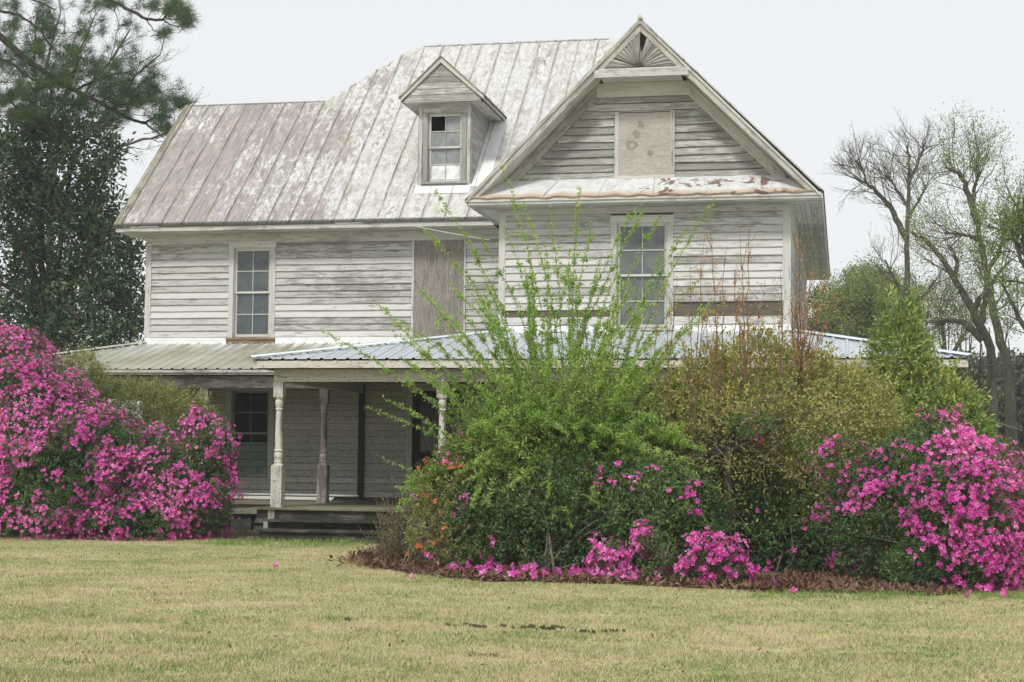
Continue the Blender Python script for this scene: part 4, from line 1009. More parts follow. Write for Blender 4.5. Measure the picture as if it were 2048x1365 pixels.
def greenbush(name, label, blobs, leafm, dens=150, L=.055, W=.024, seed=3, cat='shrub', spr=.9, ln=.16, k=12, up=.45, depth=.14, stem=B_TWIG, ns=60, fill=900, lump=.2, sr=.014):
    base = np.mean([b[0] for b in blobs], 0) * V(1, 1, 0); t = thing(name, label, cat, base)
    m = MB(); s_ = MB(); p, q = sprigs(m, blobs, dens, k, ln, L, W, seed, depth, up, lump, twig=s_, spread=spr)
    if fill: bushfill(m, blobs, fill, L, W)
    m.build('foliage', leafm, t); sel = p[rng.choice(len(p), ns)]; stems(s_, base, sel, sr); s_.build('stems', stem, t); return t
greenbush('evergreen_shrub', 'rounded olive green evergreen shrub rising between the two left azaleas', [
    B(290, 850, 28.9, .95, .8, .66), B(370, 850, 28.9, .55, .6, .55), B(220, 860, 28.8, .7, .7, .68), B(300, 960, 28.9, 1.2, .7, .9)], L_OLIVE, 190, .07, .018, 21, ln=.14)
greenbush('evergreen_shrub', 'small olive evergreen dome beside the tall azalea under the porch hip', [B(155, 775, 28.9, .5, .5, .52), B(150, 900, 28.9, .6, .5, 1.1)], L_OLIVE, 190, .07, .018, 25, ln=.14)

# ------------------------------------------------------------------ the big planting bed, right
def bedpt(px, py):                                                # ground point under a pixel
    d = fw + RV * (px - 1024) / FPX - UV_ * (py - 682.5) / FPX; return CP + d * (-CAMH / d[2])
edge_px = [(712, 1124), (745, 1106), (790, 1098), (860, 1096), (940, 1092), (1100, 1085), (1300, 1078), (1600, 1074), (1900, 1080), (2040, 1100), (2060, 1150),
           (1990, 1186), (1860, 1194), (1700, 1188), (1560, 1188), (1400, 1178), (1250, 1170), (1100, 1166), (980, 1164), (880, 1156), (800, 1144), (735, 1134)]
ep = []
for a, b_ in zip(edge_px, edge_px[1:] + edge_px[:1]):
    for f_ in (0, .33, .66):
        q = bedpt(a[0] + (b_[0] - a[0]) * f_, a[1] + (b_[1] - a[1]) * f_); ep.append((q[0] + random.uniform(-.08, .08), q[1] + random.uniform(-.12, .12), .004))
m = MB(); m.add(ep, [list(range(len(ep)))]); tag(m.build('planting_bed', M_BED), kind='structure')
poly = np.array(ep)[:, :2]
def inpoly(p, poly):
    x, y = p[:, 0], p[:, 1]; c = np.zeros(len(p), bool); n = len(poly); j = n - 1
    for i in range(n):
        xi, yi = poly[i]; xj, yj = poly[j]
        c ^= ((yi > y) != (yj > y)) & (x < (xj - xi) * (y - yi) / (yj - yi + 1e-12) + xi); j = i
    return c
# fallen leaves
lo_, hi_ = poly.min(0) - .4, poly.max(0) + .4
p = rng.uniform(lo_, hi_, (60000, 2)); keep = inpoly(p, poly); p = np.concatenate([p[keep], p[keep] * 1.0 + rng.normal(size=(keep.sum(), 2)) * .12])
p = np.c_[p, rng.uniform(.006, .05, len(p))]
m = MB(); m.add(*leafq(p, .085, .045, face=V(0, 0, 1.3) + np.zeros((len(p), 3)))); 
mnd = bedpt(800, 1122); q = mnd + np.c_[rng.normal(size=(3500, 2)) * (.30, .5), np.zeros(3500)]; q[:, 2] = .02 + .16 * np.exp(-((q[:, 0] - mnd[0]) ** 2 + (q[:, 1] - mnd[1]) ** 2) / .3) * rng.random(3500)
m.add(*leafq(q, .10, .055, face=V(0, 0, .8) + np.zeros((len(q), 3))))
q = np.array([bedpt(random.uniform(-20, 2068), 1100 + 260 * random.random() ** 1.3) for _ in range(130)]) + V(0, 0, .03); m.add(*leafq(q, .04, .024, face=V(0, 0, 1.0) + np.zeros((len(q), 3))))
tag(m.build('fallen_leaves', L_LIT), 'brown dead leaves heaped along the front of the planting bed', 'leaf litter', kind='stuff')

# low dark azalea hedge with scattered pink blossoms
few = lambda c: np.full(len(c), -.9)
azalea('azalea_bush', 'low dark green azalea with few pink flowers in the middle of the bed front', [
    B(1010, 1055, 21.2, .75, .7, .68), B(1130, 1035, 21.0, .75, .7, .78), B(1250, 1040, 20.9, .7, .7, .76), B(1350, 1055, 20.9, .6, .6, .70), B(1180, 1100, 20.8, 1.3, .4, .38), B(960, 1088, 21.3, .4, .4, .38)],
    120, 42, -.08, 31, flmask=few, Lf=.065, ffreq=6, truss=(1, 4))
azalea('azalea_bush', 'deep green azalea around the bare trunk, flowerless but for a few', [
    B(1480, 1045, 22.2, .75, .7, .7), B(1590, 1060, 22.2, .75, .7, .7), B(1560, 1105, 21.6, .9, .4, .34)], 110, 20, -.15, 35, flmask=few, Lf=.065, ffreq=6, truss=(1, 4))
azalea('azalea_bush', 'small magenta azalea mound in full flower at the lawn edge', [
    B(1435, 1130, 19.6, .28, .25, .24), B(1460, 1152, 19.5, .24, .2, .14), B(1415, 1108, 19.7, .16, .2, .16)], 140, 110, -.55, 41, ln=.07, ns=0)
azalea('azalea_bush', 'slanting magenta azalea spray left of the small flowering mound', [
    B(1300, 1085, 19.9, .14, .2, .13), B(1330, 1115, 19.8, .14, .2, .13), B(1365, 1145, 19.7, .13, .2, .10), B(1330, 1145, 19.8, .3, .2, .12)], 120, 95, -.02, 43, ln=.09, ns=0)
azalea('azalea_bush', 'little magenta azalea clump at the front, furthest left of those blooming low', [B(1212, 1118, 19.9, .13, .14, .12), B(1225, 1140, 19.8, .10, .12, .08)], 120, 130, -.6, 47, ln=.08, ns=0)
azalea('azalea_bush', 'thin mixed azalea with orange and pink blossoms at the left end of the bed', [
    B(910, 1010, 21.4, .40, .5, .75), B(945, 950, 21.6, .45, .5, .55), B(880, 1065, 21.2, .35, .4, .4), B(930, 1100, 21.0, .38, .4, .33)], 130, 26, .25, 53, leafm=L_OLIVE, petal=F_ORG, ffreq=7, truss=(1, 3), two=26, petal2=F_PINK, fr=.036)
azalea('azalea_bush', 'large magenta azalea mound at the right end of the bed', [
    B(1900, 1060, 20.4, .9, .85, .80), B(1855, 960, 20.8, .62, .7, .68), B(1950, 1000, 20.6, .55, .6, .55), B(1985, 1090, 20.4, .42, .5, .5),
    B(1790, 1060, 20.6, .75, .7, .75), B(1868, 885, 21.0, .32, .4, .36), B(1890, 1130, 19.9, .8, .5, .38), B(2000, 1135, 20.2, .25, .35, .25)], 140, 115, -.18, 61, truss=(1, 6), fr=.038,
    flmask=lambda c: ((c[:, 0] - .92) * 1.5).clip(-.6, .35), ns=80)
azalea('azalea_bush', 'pink azalea half hidden behind the yellow green shrub', [
    B(1690, 925, 20.8, .30, .3, .26), B(1640, 900, 20.9, .2, .2, .18), B(1740, 965, 20.7, .28, .3, .26), B(1500, 850, 20.8, .26, .15, .10), B(1700, 1000, 20.7, .25, .2, .2)], 90, 75, .05, 67, ns=0, truss=(1, 5), fr=.036)

# yellow green shrub mass
greenbush('privet_shrub', 'broad yellow green shrub between the bare trunk and the right azalea', [
    B(1390, 850, 22.4, .80, .8, .95), B(1530, 840, 22.4, .9, .8, .98), B(1680, 880, 22.6, .75, .7, .9), B(1600, 950, 22.3, 1.0, .7, .9), B(1460, 950, 22.6, .9, .6, .8), B(1750, 960, 22.4, .5, .6, .7),
    B(1560, 790, 23.0, .6, .6, .30), B(1650, 800, 23.0, .5, .6, .30)], L_YEL, 170, .06, .028, 71, ln=.20, lump=.3, fill=500)
greenbush('laurel_shrub', 'tall glossy shrub with yellow tipped shoots beside the porch roof corner', [
    B(1810, 735, 24.6, .34, .35, .62), B(1802, 660, 24.6, .2, .2, .30), B(1850, 820, 24.6, .55, .5, .5), B(1895, 870, 24.4, .48, .5, .42), B(1790, 880, 24.6, .8, .6, .8), B(1930, 925, 24.2, .35, .4, .28), B(1850, 960, 24.4, .75, .6, .85), B(1770, 740, 24.5, .14, .2, .2)],
    L_HOL, 100, .10, .034, 73, up=.9, spr=.7, ln=.24, lump=.3, k=14, fill=350)
L_MID = leafmat('mid green leaf', ((0.07,0.15,0.03),(0.2,0.3,0.065),(0.42,0.48,0.16)), .35)
greenbush('green_undershrub', 'dense green shrub base under the arching canes', [
    B(1090, 910, 21.8, 1.0, .8, .9), B(1210, 900, 21.8, .8, .7, .85), B(1000, 920, 22.0, .5, .5, .6), B(1260, 950, 21.6, .7, .7, .75), B(1110, 990, 21.6, 1.1, .7, .6), B(1310, 960, 21.8, .55, .6, .6)],
    L_MID, 120, .055, .024, 79, ln=.34, lump=.3, fill=500)
greenbush('dry_shrub', 'brown twiggy half dead shrub beside the steps', [B(820, 1065, 22.3, .38, .35, .33), B(865, 1035, 22.3, .36, .35, .4), B(790, 1090, 22.0, .35, .3, .15)], L_DRY, 130, .032, .014, 83, ns=150, ln=.30, k=11, fill=400, sr=.005, stem=bark('brown dead twig', (.09, .07, .05), (.18, .145, .105)))

# arching canes
def cane_shrub(name, label, base, tips, leafm, barkm, leafn=42, L=.042, W=.018, r0_=.012, droop=.15, side=True, start=.25, basew=.3, cat='shrub', lat=10):
    t = thing(name, label, cat, base * V(1, 1, 0)); s_ = MB(); P = []; A = []
    for tip in tips:
        b = base + np.append(rng.normal(size=2) * basew, 0); b[2] = 0
        if isinstance(tip, tuple): b, tip = tip                  # a side spray leaving a cane higher up
        d = tip - b; hz = d * V(1, 1, 0)
        q = curve(b, tip, -hz * .28 + V(0, 0, .12 * np.linalg.norm(d)) + rng.normal(size=3) * .09, 14, .012)
        rr = np.linspace(r0_, r0_ * .22, 14); tube(s_, q, rr, 4)
        f_ = rng.uniform(start, 1, leafn) ** .85; i = np.minimum((f_ * 13).astype(int), 12); w_ = (f_ * 13 - i)[:, None]
        P.append(q[i] * (1 - w_) + q[i + 1] * w_ + rng.normal(size=(leafn, 3)) * .012); A.append(np.repeat((tip - b)[None] / np.linalg.norm(tip - b), leafn, 0))
        if side:
            for k_ in range(lat):                                 # side shoots
                fi = random.uniform(start, .97); j = int(fi * 13); o_ = q[min(j, 12)]
                ln = random.uniform(.08, .34) * (1.3 - fi * .95); dd = unit(1)[0] * .8 + (q[min(j + 1, 13)] - o_) / (np.linalg.norm(q[min(j + 1, 13)] - o_) + 1e-6) * .8; dd /= np.linalg.norm(dd)
                e = o_ + dd * ln; z_ = curve(o_, e, V(0, 0, .03), 4); tube(s_, z_, np.linspace(.004, .0015, 4), 3)
                n_ = int(ln * 46) + 3; g_ = rng.random((n_, 1)); P.append(o_ + dd * ln * g_ + rng.normal(size=(n_, 3)) * .012); A.append(np.repeat(dd[None], n_, 0))
    s_.build('canes', barkm, t); P = np.concatenate(P); A = np.concatenate(A)
    # leaves sit in little rosettes of three
    P3 = np.repeat(P, 3, 0) + rng.normal(size=(len(P) * 3, 3)) * .006; A3 = np.repeat(A, 3, 0)
    m = MB(); m.add(*leafq(P3, L, W, axis=A3 * .5, face=None, spread=1.0)); m.build('foliage', leafm, t); return t
base = at(1120, 1090, 22.4) * V(1, 1, 0)
tipsA = []
for px, py in ((870, 380), (1000, 330), (1050, 420), (1100, 415), (1160, 375), (1185, 440), (1290, 420), (1285, 395), (1370, 460), (1430, 400), (845, 455), (960, 470), (1010, 450), (1240, 500), (1330, 500), (1090, 480), (1200, 520), (930, 540),
               (1320, 430), (890, 560), (1400, 560), (1140, 500), (1050, 540), (1270, 560)):
    tipsA.append(at(px, py, 22.3 + random.uniform(-1, 1)))
for _ in range(70):
    px = random.gauss(1125, 185); tipsA.append(at(px, random.uniform(500, 720) + abs(px - 1120) * .25, 22.2 + random.uniform(-1.2, 1.2)))
cane_shrub('arching_shrub', 'tall bright green shrub with long arching canes in front of the house', base, tipsA, L_BRIGHT, B_TWIG, 130, .040, .019, lat=18, start=.3, r0_=.009)
tipsB = [at(px, py, 21.6 + random.uniform(-1, .6)) for px, py in ((830, 570), (800, 640), (830, 735), (760, 915), (790, 975), (900, 690), (930, 770), (1400, 640), (1430, 600), (1440, 680), (1380, 690))] + \
        [at(random.uniform(930, 1350), random.uniform(700, 880), 20.9 + random.uniform(-.5, 1)) for _ in range(60)] + \
        [(at(random.uniform(980, 1230), random.uniform(800, 930), 21.9), at(random.uniform(900, 1440), random.uniform(830, 1060), 20.5 + random.uniform(-.2, .6))) for _ in range(85)] + \
        [(at(random.uniform(930, 1050), random.uniform(880, 980), 21.9), at(random.uniform(775, 930), random.uniform(935, 1030), 21.2 + random.uniform(-.2, .6))) for _ in range(22)]
cane_shrub('arching_shrub', 'lower leafy sprays drooping left from the tall cane shrub over the porch corner', base + V(0, -.1, 0), tipsB, L_BRIGHT, B_TWIG, 90, .042, .019, start=.35, lat=14)
# crape myrtle: one trunk, whippy red shoots
cb = bedpt(1456, 1152) * V(1, 1, 0); cm = thing('crape_myrtle', 'small multi-stemmed tree with bare reddish shoots above the yellow green shrub', 'tree', cb)
tr = MB(); crotch = at(1455, 905, cb[1]); tube(tr, curve(cb, crotch, V(.03, 0, 0), 8, .008), np.linspace(.075, .055, 8), 8)
P = []; A = []; knots = [at(px, py, cb[1] + dy) for px, py, dy in ((1440, 860, .1), (1425, 840, -.1), (1470, 850, .2), (1385, 885, 0), (1330, 870, .1), (1520, 870, .1), (1570, 840, 0), (1490, 800, .1), (1600, 800, .3), (1300, 905, 0))]
for kq in knots: tube(tr, curve(crotch, kq, V(0, 0, -.06), 6, .012), np.linspace(.04, .02, 6), 6)
twg = MB()
tops = [(1355, 560), (1380, 520), (1410, 470), (1420, 455), (1450, 500), (1480, 470), (1500, 455), (1470, 540), (1530, 560), (1560, 540), (1590, 500), (1600, 440), (1580, 600), (1620, 560), (1640, 620), (1650, 560), (1520, 620), (1340, 620), (1400, 600), (1440, 580), (1555, 640), (1680, 600), (1600, 660), (1490, 640), (1365, 650), (1315, 600)]
for px, py in tops + [(random.uniform(1320, 1660), random.uniform(560, 700)) for _ in range(6)]:
    k0 = min(knots, key=lambda k_: abs(k_[0] - at(px, py, cb[1])[0]) + random.uniform(0, .5)); e = at(px, py, cb[1] + random.uniform(-.5, .6))
    q = curve(k0, e, (k0 - e) * V(.12, .12, 0) + V(0, 0, .05), 10, .012); tube(twg, q, np.linspace(.0085, .0025, 10), 4)
    P.append(q[rng.integers(3, 10, 16)] + rng.normal(size=(16, 3)) * .02); A.append(np.repeat(V(0, 0, 1)[None], 16, 0))
    for _ in range(6):
        j = rng.integers(4, 9); o_ = q[j]; e2 = o_ + V(rng.normal() * .09, rng.normal() * .09, abs(rng.normal()) * .16 + .12); tube(twg, curve(o_, e2, V(0, 0, 0), 4), np.linspace(.004, .002, 4), 3)
        g_ = rng.random((9, 1)); P.append(o_ + (e2 - o_) * g_ + rng.normal(size=(9, 3)) * .014); A.append(np.repeat((e2 - o_)[None], 9, 0))
tr.build('trunk', B_DARK, cm); twg.build('shoots', B_RED, cm)
P = np.concatenate(P); A = np.concatenate(A); m = MB(); m.add(*leafq(P, .045, .016, axis=A * .8)); m.build('young_leaves', L_ORNG, cm)
# curving low branches through the yellow shrub
s_ = MB(); P = []
for _ in range(120):
    a = knots[random.randrange(len(knots))] * .5 + crotch * .5 + rng.normal(size=3) * V(.3, .3, .15) + V(0, .25, 0); px, py = random.uniform(1280, 1800), random.uniform(780, 1080); e = at(px, py, cb[1] + random.uniform(-.6, 1.3)); e[2] = max(e[2], .2)
    q = curve(a, e, V(0, 0, random.uniform(-.1, .3)), 9, .02); tube(s_, q, np.linspace(.007, .002, 9), 3); P.append(q[rng.integers(3, 9, 75)] + rng.normal(size=(75, 3)) * .10)
s_.build('low_branches', B_TWIG, cm); P = np.concatenate(P); m = MB(); m.add(*leafq(P, .05, .024, axis=V(0, 0, .4) + np.zeros((len(P), 3)))); m.build('foliage', L_YEL, cm)

# fallen blossoms: each lies on its own
fb = MB(); fb.add(*flowers(np.zeros((1, 3)), np.array([[0, -.3, 1.0]]), .045)); f0 = fb.build('fallen_blossom', F_PINK)
f0['category'] = 'blossom'
spots = [(552, 1141, 'lone pale pink blossom on the lawn, furthest left'), (697, 1144, 'pink blossom on the lawn just left of the leaf heap'), (825, 1158, 'pink blossom where the leaf heap meets the grass'),
         (1550, 1178, 'upright pink blossom on the bed edge right of the flowering mound'), (1588, 1192, 'pink petal lying on the grass at the right of the bed front')]
for _ in range(95):
    px = random.uniform(870, 1330); spots.append((px, 1147 + (px - 900) * .03 + random.triangular(-10, 18, 2), None))
for _ in range(10): spots.append((random.uniform(1930, 2040), random.uniform(1165, 1200), 'R'))
first = True
for px, py, lab in spots:
    o_ = f0 if first else f0.copy()
    if not first: COL.objects.link(o_)
    first = False; q = bedpt(px, py); o_.location = (q[0], q[1], (.075 if lab is None else .035) + random.uniform(0, .05)); o_.rotation_euler = (random.uniform(-.5, .9), random.uniform(-.5, .5), random.uniform(0, 6.3)); s__ = random.uniform(.9, 1.5); o_.scale = (s__,) * 3
    if lab is None: tag(o_, 'magenta blossom fallen on the brown leaf litter along the bed front', 'blossom', 'blossoms fallen on the leaf litter')
    elif lab == 'R': tag(o_, 'magenta petal dropped in the grass below the right azalea', 'blossom', 'petals below the right azalea')
    else: tag(o_, lab, 'blossom')

# ------------------------------------------------------------------ lawn
def ywid(y): return at(-60, 1200, 1)[0] * y, at(2110, 1200, 1)[0] * y
n = 850000; yy = 9.8 + (31 - 9.8) * rng.random(n) ** 1.25; a0 = at(-550, 1200, 1.0); a1 = at(2600, 1200, 1.0)
xx = (a0[0] + (a1[0] - a0[0]) * rng.random(n)) * yy
p = np.c_[xx, yy, np.zeros(n)]
ok = ~inpoly(p[:, :2], poly) & ~((p[:, 1] > 27.0) & (p[:, 0] > -10.3)) ; p = p[ok]
tuft = wav(p, 5.5, 3) * .5 + wav(p, 13, 5) * .3
h = (.030 + .024 * np.clip(tuft, -1, 1)) * rng.uniform(.6, 1.5, len(p)); a = unit(len(p)) * V(.55, .55, 0); d = a + V(0, 0, .75)
w_ = np.cross(unit(len(p)), d); w_ /= np.linalg.norm(w_, axis=1)[:, None]
q = np.stack([p - w_ * .0035, p + w_ * .0035, p + d * h[:, None]], 1).reshape(-1, 3)
m = MB(); m.add(q, np.arange(len(q)).reshape(-1, 3)); tag(m.build('lawn_grass', M_BLADE), 'short straw and green lawn grass in front of the house', 'grass', kind='stuff')
# greener tufts and weeds
m = MB()
wd = [(310, 1190), (610, 1188), (660, 1177), (700, 1203), (770, 1190), (820, 1195), (950, 1142), (985, 1240), (1070, 1200), (1310, 1203), (1500, 1250), (1850, 1300), (1790, 1275), (1900, 1260), (2010, 1230), (1990, 1275), (1340, 1130), (655, 1248), (680, 1241),
      (60, 1120), (150, 1115), (1700, 1200), (1740, 1203), (1850, 1203), (1900, 1205), (1960, 1200), (520, 1090), (545, 1092), (605, 1092), (650, 1093), (700, 1092), (1230, 1165), (1290, 1172), (480, 1245), (530, 1250)]
for px, py in wd + [(random.uniform(0, 2048), random.uniform(1110, 1350)) for _ in range(85)]:
    c = bedpt(px, py); k_ = random.randint(6, 40); q = c + np.c_[rng.normal(size=(k_, 2)) * (.12, .06), np.zeros(k_)]; m.add(*leafq(q, random.uniform(.03, .05), .011, axis=V(0, 0, .9) + np.zeros((k_, 3)), spread=.9))
for _ in range(130):                                             # longer grass along the bed and the steps
    px = random.uniform(1500, 2048); c = bedpt(px, 1192 + random.uniform(-4, 10)); q = c + np.c_[rng.normal(size=(12, 2)) * .08, np.zeros(12)]; m.add(*leafq(q, .065, .008, axis=V(0, 0, 1.2) + np.zeros((12, 3)), spread=.6))
for _ in range(120):
    px = random.uniform(420, 740); c = bedpt(px, 1089 + random.uniform(-3, 6)); q = c + np.c_[rng.normal(size=(10, 2)) * .1, np.zeros(10)]; m.add(*leafq(q, .11, .010, axis=V(0, 0, 1.3) + np.zeros((10, 3)), spread=.5))
tag(m.build('green_weeds', M_WEED), 'scattered tufts of greener weeds and longer grass in the lawn', 'weeds', kind='stuff')
# torn strips of bare soil
m = MB()
for x0_, x1_, y0_, y1_, k_ in ((925, 975, 1249, 1254, 60), (1000, 1260, 1252, 1268, 150), (690, 715, 1240, 1242, 14), (1060, 1110, 1254, 1258, 50), (890, 910, 1249, 1251, 12), (940, 1000, 1309, 1312, 20), (0, 60, 1280, 1283, 10)):
    for _ in range(k_ * 3):
        f_ = random.random()
        if math.sin(f_ * (x1_ - x0_) * .11 + y0_) + math.sin(f_ * (x1_ - x0_) * .31) < random.uniform(-.9, .9): continue
        c = bedpt(x0_ + (x1_ - x0_) * f_, y0_ + (y1_ - y0_) * f_ + random.gauss(0, .9) + 3 * math.sin(f_ * (x1_ - x0_) * .045)); r_ = random.uniform(.003, .011); k2 = 7
        vs = [c + V(0, 0, r_ * .5 + .02)] + [c + V(r_ * random.uniform(.7, 1.6) * math.cos(t_), r_ * random.uniform(.7, 1.5) * math.sin(t_), .0) for t_ in np.arange(k2) * 2 * math.pi / k2]
        m.add(vs, [(0, j + 1, (j + 1) % k2 + 1) for j in range(k2)])
tag(m.build('bare_soil', M_SOIL), 'dark crumbs of torn soil in broken lines across the lawn', 'soil', kind='stuff')

# ------------------------------------------------------------------ trees
def grow(mb, p, d, L, r, lev, tips, br=3, spread=.65, up=.25, shrink=.72, seg=5, kmin=3, rr=.66, wob=.12):
    pts = [p]; dd = d / np.linalg.norm(d)
    for _ in range(seg):
        dd = dd + rng.normal(size=3) * wob + V(0, 0, up * .12); dd /= np.linalg.norm(dd); pts.append(pts[-1] + dd * L / seg)
    pts = np.array(pts); r1 = max(r * rr, .004); tube(mb, pts, np.linspace(r, r1, seg + 1), max(kmin, 7 - (4 - min(lev, 4))) if lev > 1 else kmin)
    if lev == 0: tips.append((pts, dd)); return
    for i in range(br):
        f_ = 1.0 if i == 0 else random.uniform(.35, 1); o_ = pts[min(int(f_ * seg), seg)]
        s2 = unit(1)[0]; nd = dd * (1.0 if i else 1.2) + s2 * spread * (1 if i else .5) + V(0, 0, up * .4)
        grow(mb, o_, nd, L * shrink * random.uniform(.75, 1.15), r1 * (1 if i == 0 else .68), lev - 1, tips, br, spread, up, shrink, seg if lev > 2 else 3, kmin, rr, wob)
def leaf_tips(tips, per, spreadr):
    P = []
    for pts, dd in tips:
        i = rng.integers(0, len(pts), per); P.append(pts[i] + rng.normal(size=(per, 3)) * spreadr)
    return np.concatenate(P)
# magnolia
mg = thing('magnolia_tree', 'dense dark evergreen magnolia behind the left corner of the house', 'tree', at(100, 1000, 42) * V(1, 1, 0))
mb_ = MB(); b0 = at(110, 1000, 42) * V(1, 1, 0); tips = []
tube(mb_, curve(b0, at(95, 560, 42), V(.1, 0, 0), 8), np.linspace(.28, .18, 8), 8)
for px, py, hy in ((200, 480, 1), (20, 450, -1), (150, 300, 0), (60, 320, 1), (250, 560, 0), (-40, 560, 0), (160, 640, -1), (190, 520, -.6)):
    tube(mb_, curve(at(100, 640, 42), at(px, py, 42 + hy), V(0, 0, .4), 7, .05), np.linspace(.12, .04, 7), 5)
mb_.build('trunk', B_DARK, mg)
mblobs = [B(60, 380, 42, 1.9, 1.6, 1.5), B(150, 330, 42, 1.2, 1.3, 1.0), B(190, 460, 42, 1.1, 1.3, 1.2), B(30, 520, 42.4, 1.6, 1.4, 1.3), B(215, 580, 42, .95, 1.2, 1.0), B(120, 640, 42, 1.3, 1.2, 1.0), B(-80, 480, 42, 2.0, 1.6, 2.3), B(0, 640, 42, 1.2, 1.2, 1.0),
          B(210, 660, 42, 1.0, 1, .8), B(85, 255, 42, 1.1, 1, .6), B(190, 300, 42, .7, 1, .7), B(-30, 300, 42, 1.6, 1.2, 1.2), B(-60, 680, 42, 1.6, 1.2, 1.4), B(100, 740, 42, 2.4, 1.0, .8), B(250, 490, 42.2, .55, .8, .7)]
cl, cq = shell(mblobs, 9, .40, .22, 1.6, 91); k_ = 26; idx = np.repeat(np.arange(len(cl)), k_)
p = cl[idx] + rng.normal(size=(len(idx), 3)) * .15
m = MB(); m.add(*leafq(p, .19, .075, axis=(p - cl[idx]) * 5 + V(0, 0, .25), face=cq[idx] * .6, spread=.6)); m.build('crown', L_MAG, mg)
# small loose tree right behind, at the roof edge
# pine
pn = thing('pine_tree', 'long needled pine reaching its limbs in from the upper left', 'tree', at(-30, 1000, 39.5) * V(1, 1, 0))
pm = MB(); b0 = at(-25, 1000, 39.5) * V(1, 1, 0); tube(pm, curve(b0, at(-12, -500, 39.5), V(0, 0, 0), 12), np.linspace(.30, .16, 12), 10)
limbs = [([(-15, 60), (60, 125), (120, 165), (200, 205), (255, 238), (290, 247)], .085), ([(290, 247), (305, 236), (325, 232), (345, 236)], .03), ([(290, 247), (310, 262), (328, 277)], .025),
         ([(-10, -120), (100, -60), (205, -5), (240, 8), (290, 38), (325, 40)], .07), ([(325, 40), (340, 20), (350, 6)], .022), ([(325, 40), (345, 52), (362, 55)], .02), ([(292, 40), (308, 62), (330, 72)], .015),
         ([(65, 160), (95, 172), (118, 200)], .035), ([(-15, 110), (30, 130), (65, 160)], .05), ([(-10, 20), (40, 30), (80, 60), (100, 90)], .04), ([(120, 165), (150, 140), (165, 110)], .03), ([(200, 205), (225, 190), (260, 195), (300, 185)], .025),
         ([(150, 180), (190, 160), (230, 150), (270, 140)], .03), ([(255, 238), (230, 215), (240, 190)], .02), ([(-15, 200), (20, 205), (60, 225)], .04), ([(225, 5), (232, 30), (240, 60)], .015), ([(-10, -60), (50, -10), (110, 20)], .04), ([(100, 20), (110, 50), (105, 80)], .015)]
nd = []; NDW = []
for pts, r_ in limbs:
    w3 = [at(px, py, 39.5 - .9 * i / max(1, len(pts) - 1) + (0 if i == 0 else random.uniform(-.15, .15))) for i, (px, py) in enumerate(pts)]
    w3 = np.array(w3); t_ = np.linspace(0, len(w3) - 1, len(w3) * 4); q = np.c_[[np.interp(t_, range(len(w3)), w3[:, k]) for k in range(3)]].T; q[1:-1] += rng.normal(size=(len(q) - 2, 3)) * .012
    tube(pm, q, np.linspace(r_ * 1.15, r_ * .45, len(q)), 6)
tuft_px = []
for cx_, cy_, sx, sy, k_ in ((85, 100, 55, 40, 34), (30, 130, 35, 30, 24), (150, 120, 45, 30, 26), (210, 160, 55, 30, 44), (270, 195, 40, 22, 30), (320, 205, 30, 20, 16), (365, 205, 22, 7, 10), (320, 250, 22, 20, 14), (345, 15, 25, 16, 20), (372, 40, 14, 12, 12), (330, 68, 12, 9, 6),
                            (20, 195, 28, 22, 22), (90, 40, 28, 35, 20), (20, 40, 22, 40, 20), (240, 205, 40, 25, 20), (300, 10, 25, 10, 6), (170, 75, 30, 35, 0), (200, 8, 40, 8, 10), (115, 160, 40, 22, 24), (262, 45, 14, 18, 4), (45, 225, 35, 15, 16), (120, 200, 45, 20, 20), (230, 240, 30, 14, 10), (60, 180, 40, 30, 20), (20, 230, 30, 12, 12), (250, 120, 40, 35, 14), (300, 160, 30, 25, 12), (170, 60, 40, 30, 12), (180, 205, 30, 20, 16)):
    for _ in range(int(k_ * 1.7)): tuft_px.append((random.gauss(cx_, sx * .6), random.gauss(cy_, sy * .6)))
cen = []
for px, py in tuft_px:
    c = at(px, py, 39.2 + random.uniform(-1.4, 1.4)); cen.append(c)
    if random.random() < .6:
        o_ = c + V(random.uniform(-.35, -.1), random.uniform(-.1, .1), random.uniform(-.22, .05)); tube(pm, curve(o_, c, V(0, 0, -.03), 4), np.linspace(.012, .006, 4), 3)
pm.build('trunk', B_DARK, pn)
cen = np.array(cen); k_ = 64; idx = np.repeat(np.arange(len(cen)), k_); hub = unit(len(cen)) * .5 + V(.4, 0, .45); dn = unit(len(idx)) * .95 + hub[idx] * .8; dn /= np.linalg.norm(dn, axis=1)[:, None]
p = cen[idx] + rng.normal(size=(len(idx), 3)) * .05; w_ = np.cross(dn, unit(len(idx))); w_ /= np.linalg.norm(w_, axis=1)[:, None]; Ln = rng.uniform(.14, .33, (len(idx), 1))
q = np.stack([p - w_ * .0045, p + w_ * .0045, p + dn * Ln + V(0, 0, -.02)], 1).reshape(-1, 3); m = MB(); m.add(q, np.arange(len(q)).reshape(-1, 3)); m.build('needles', L_PINE, pn)
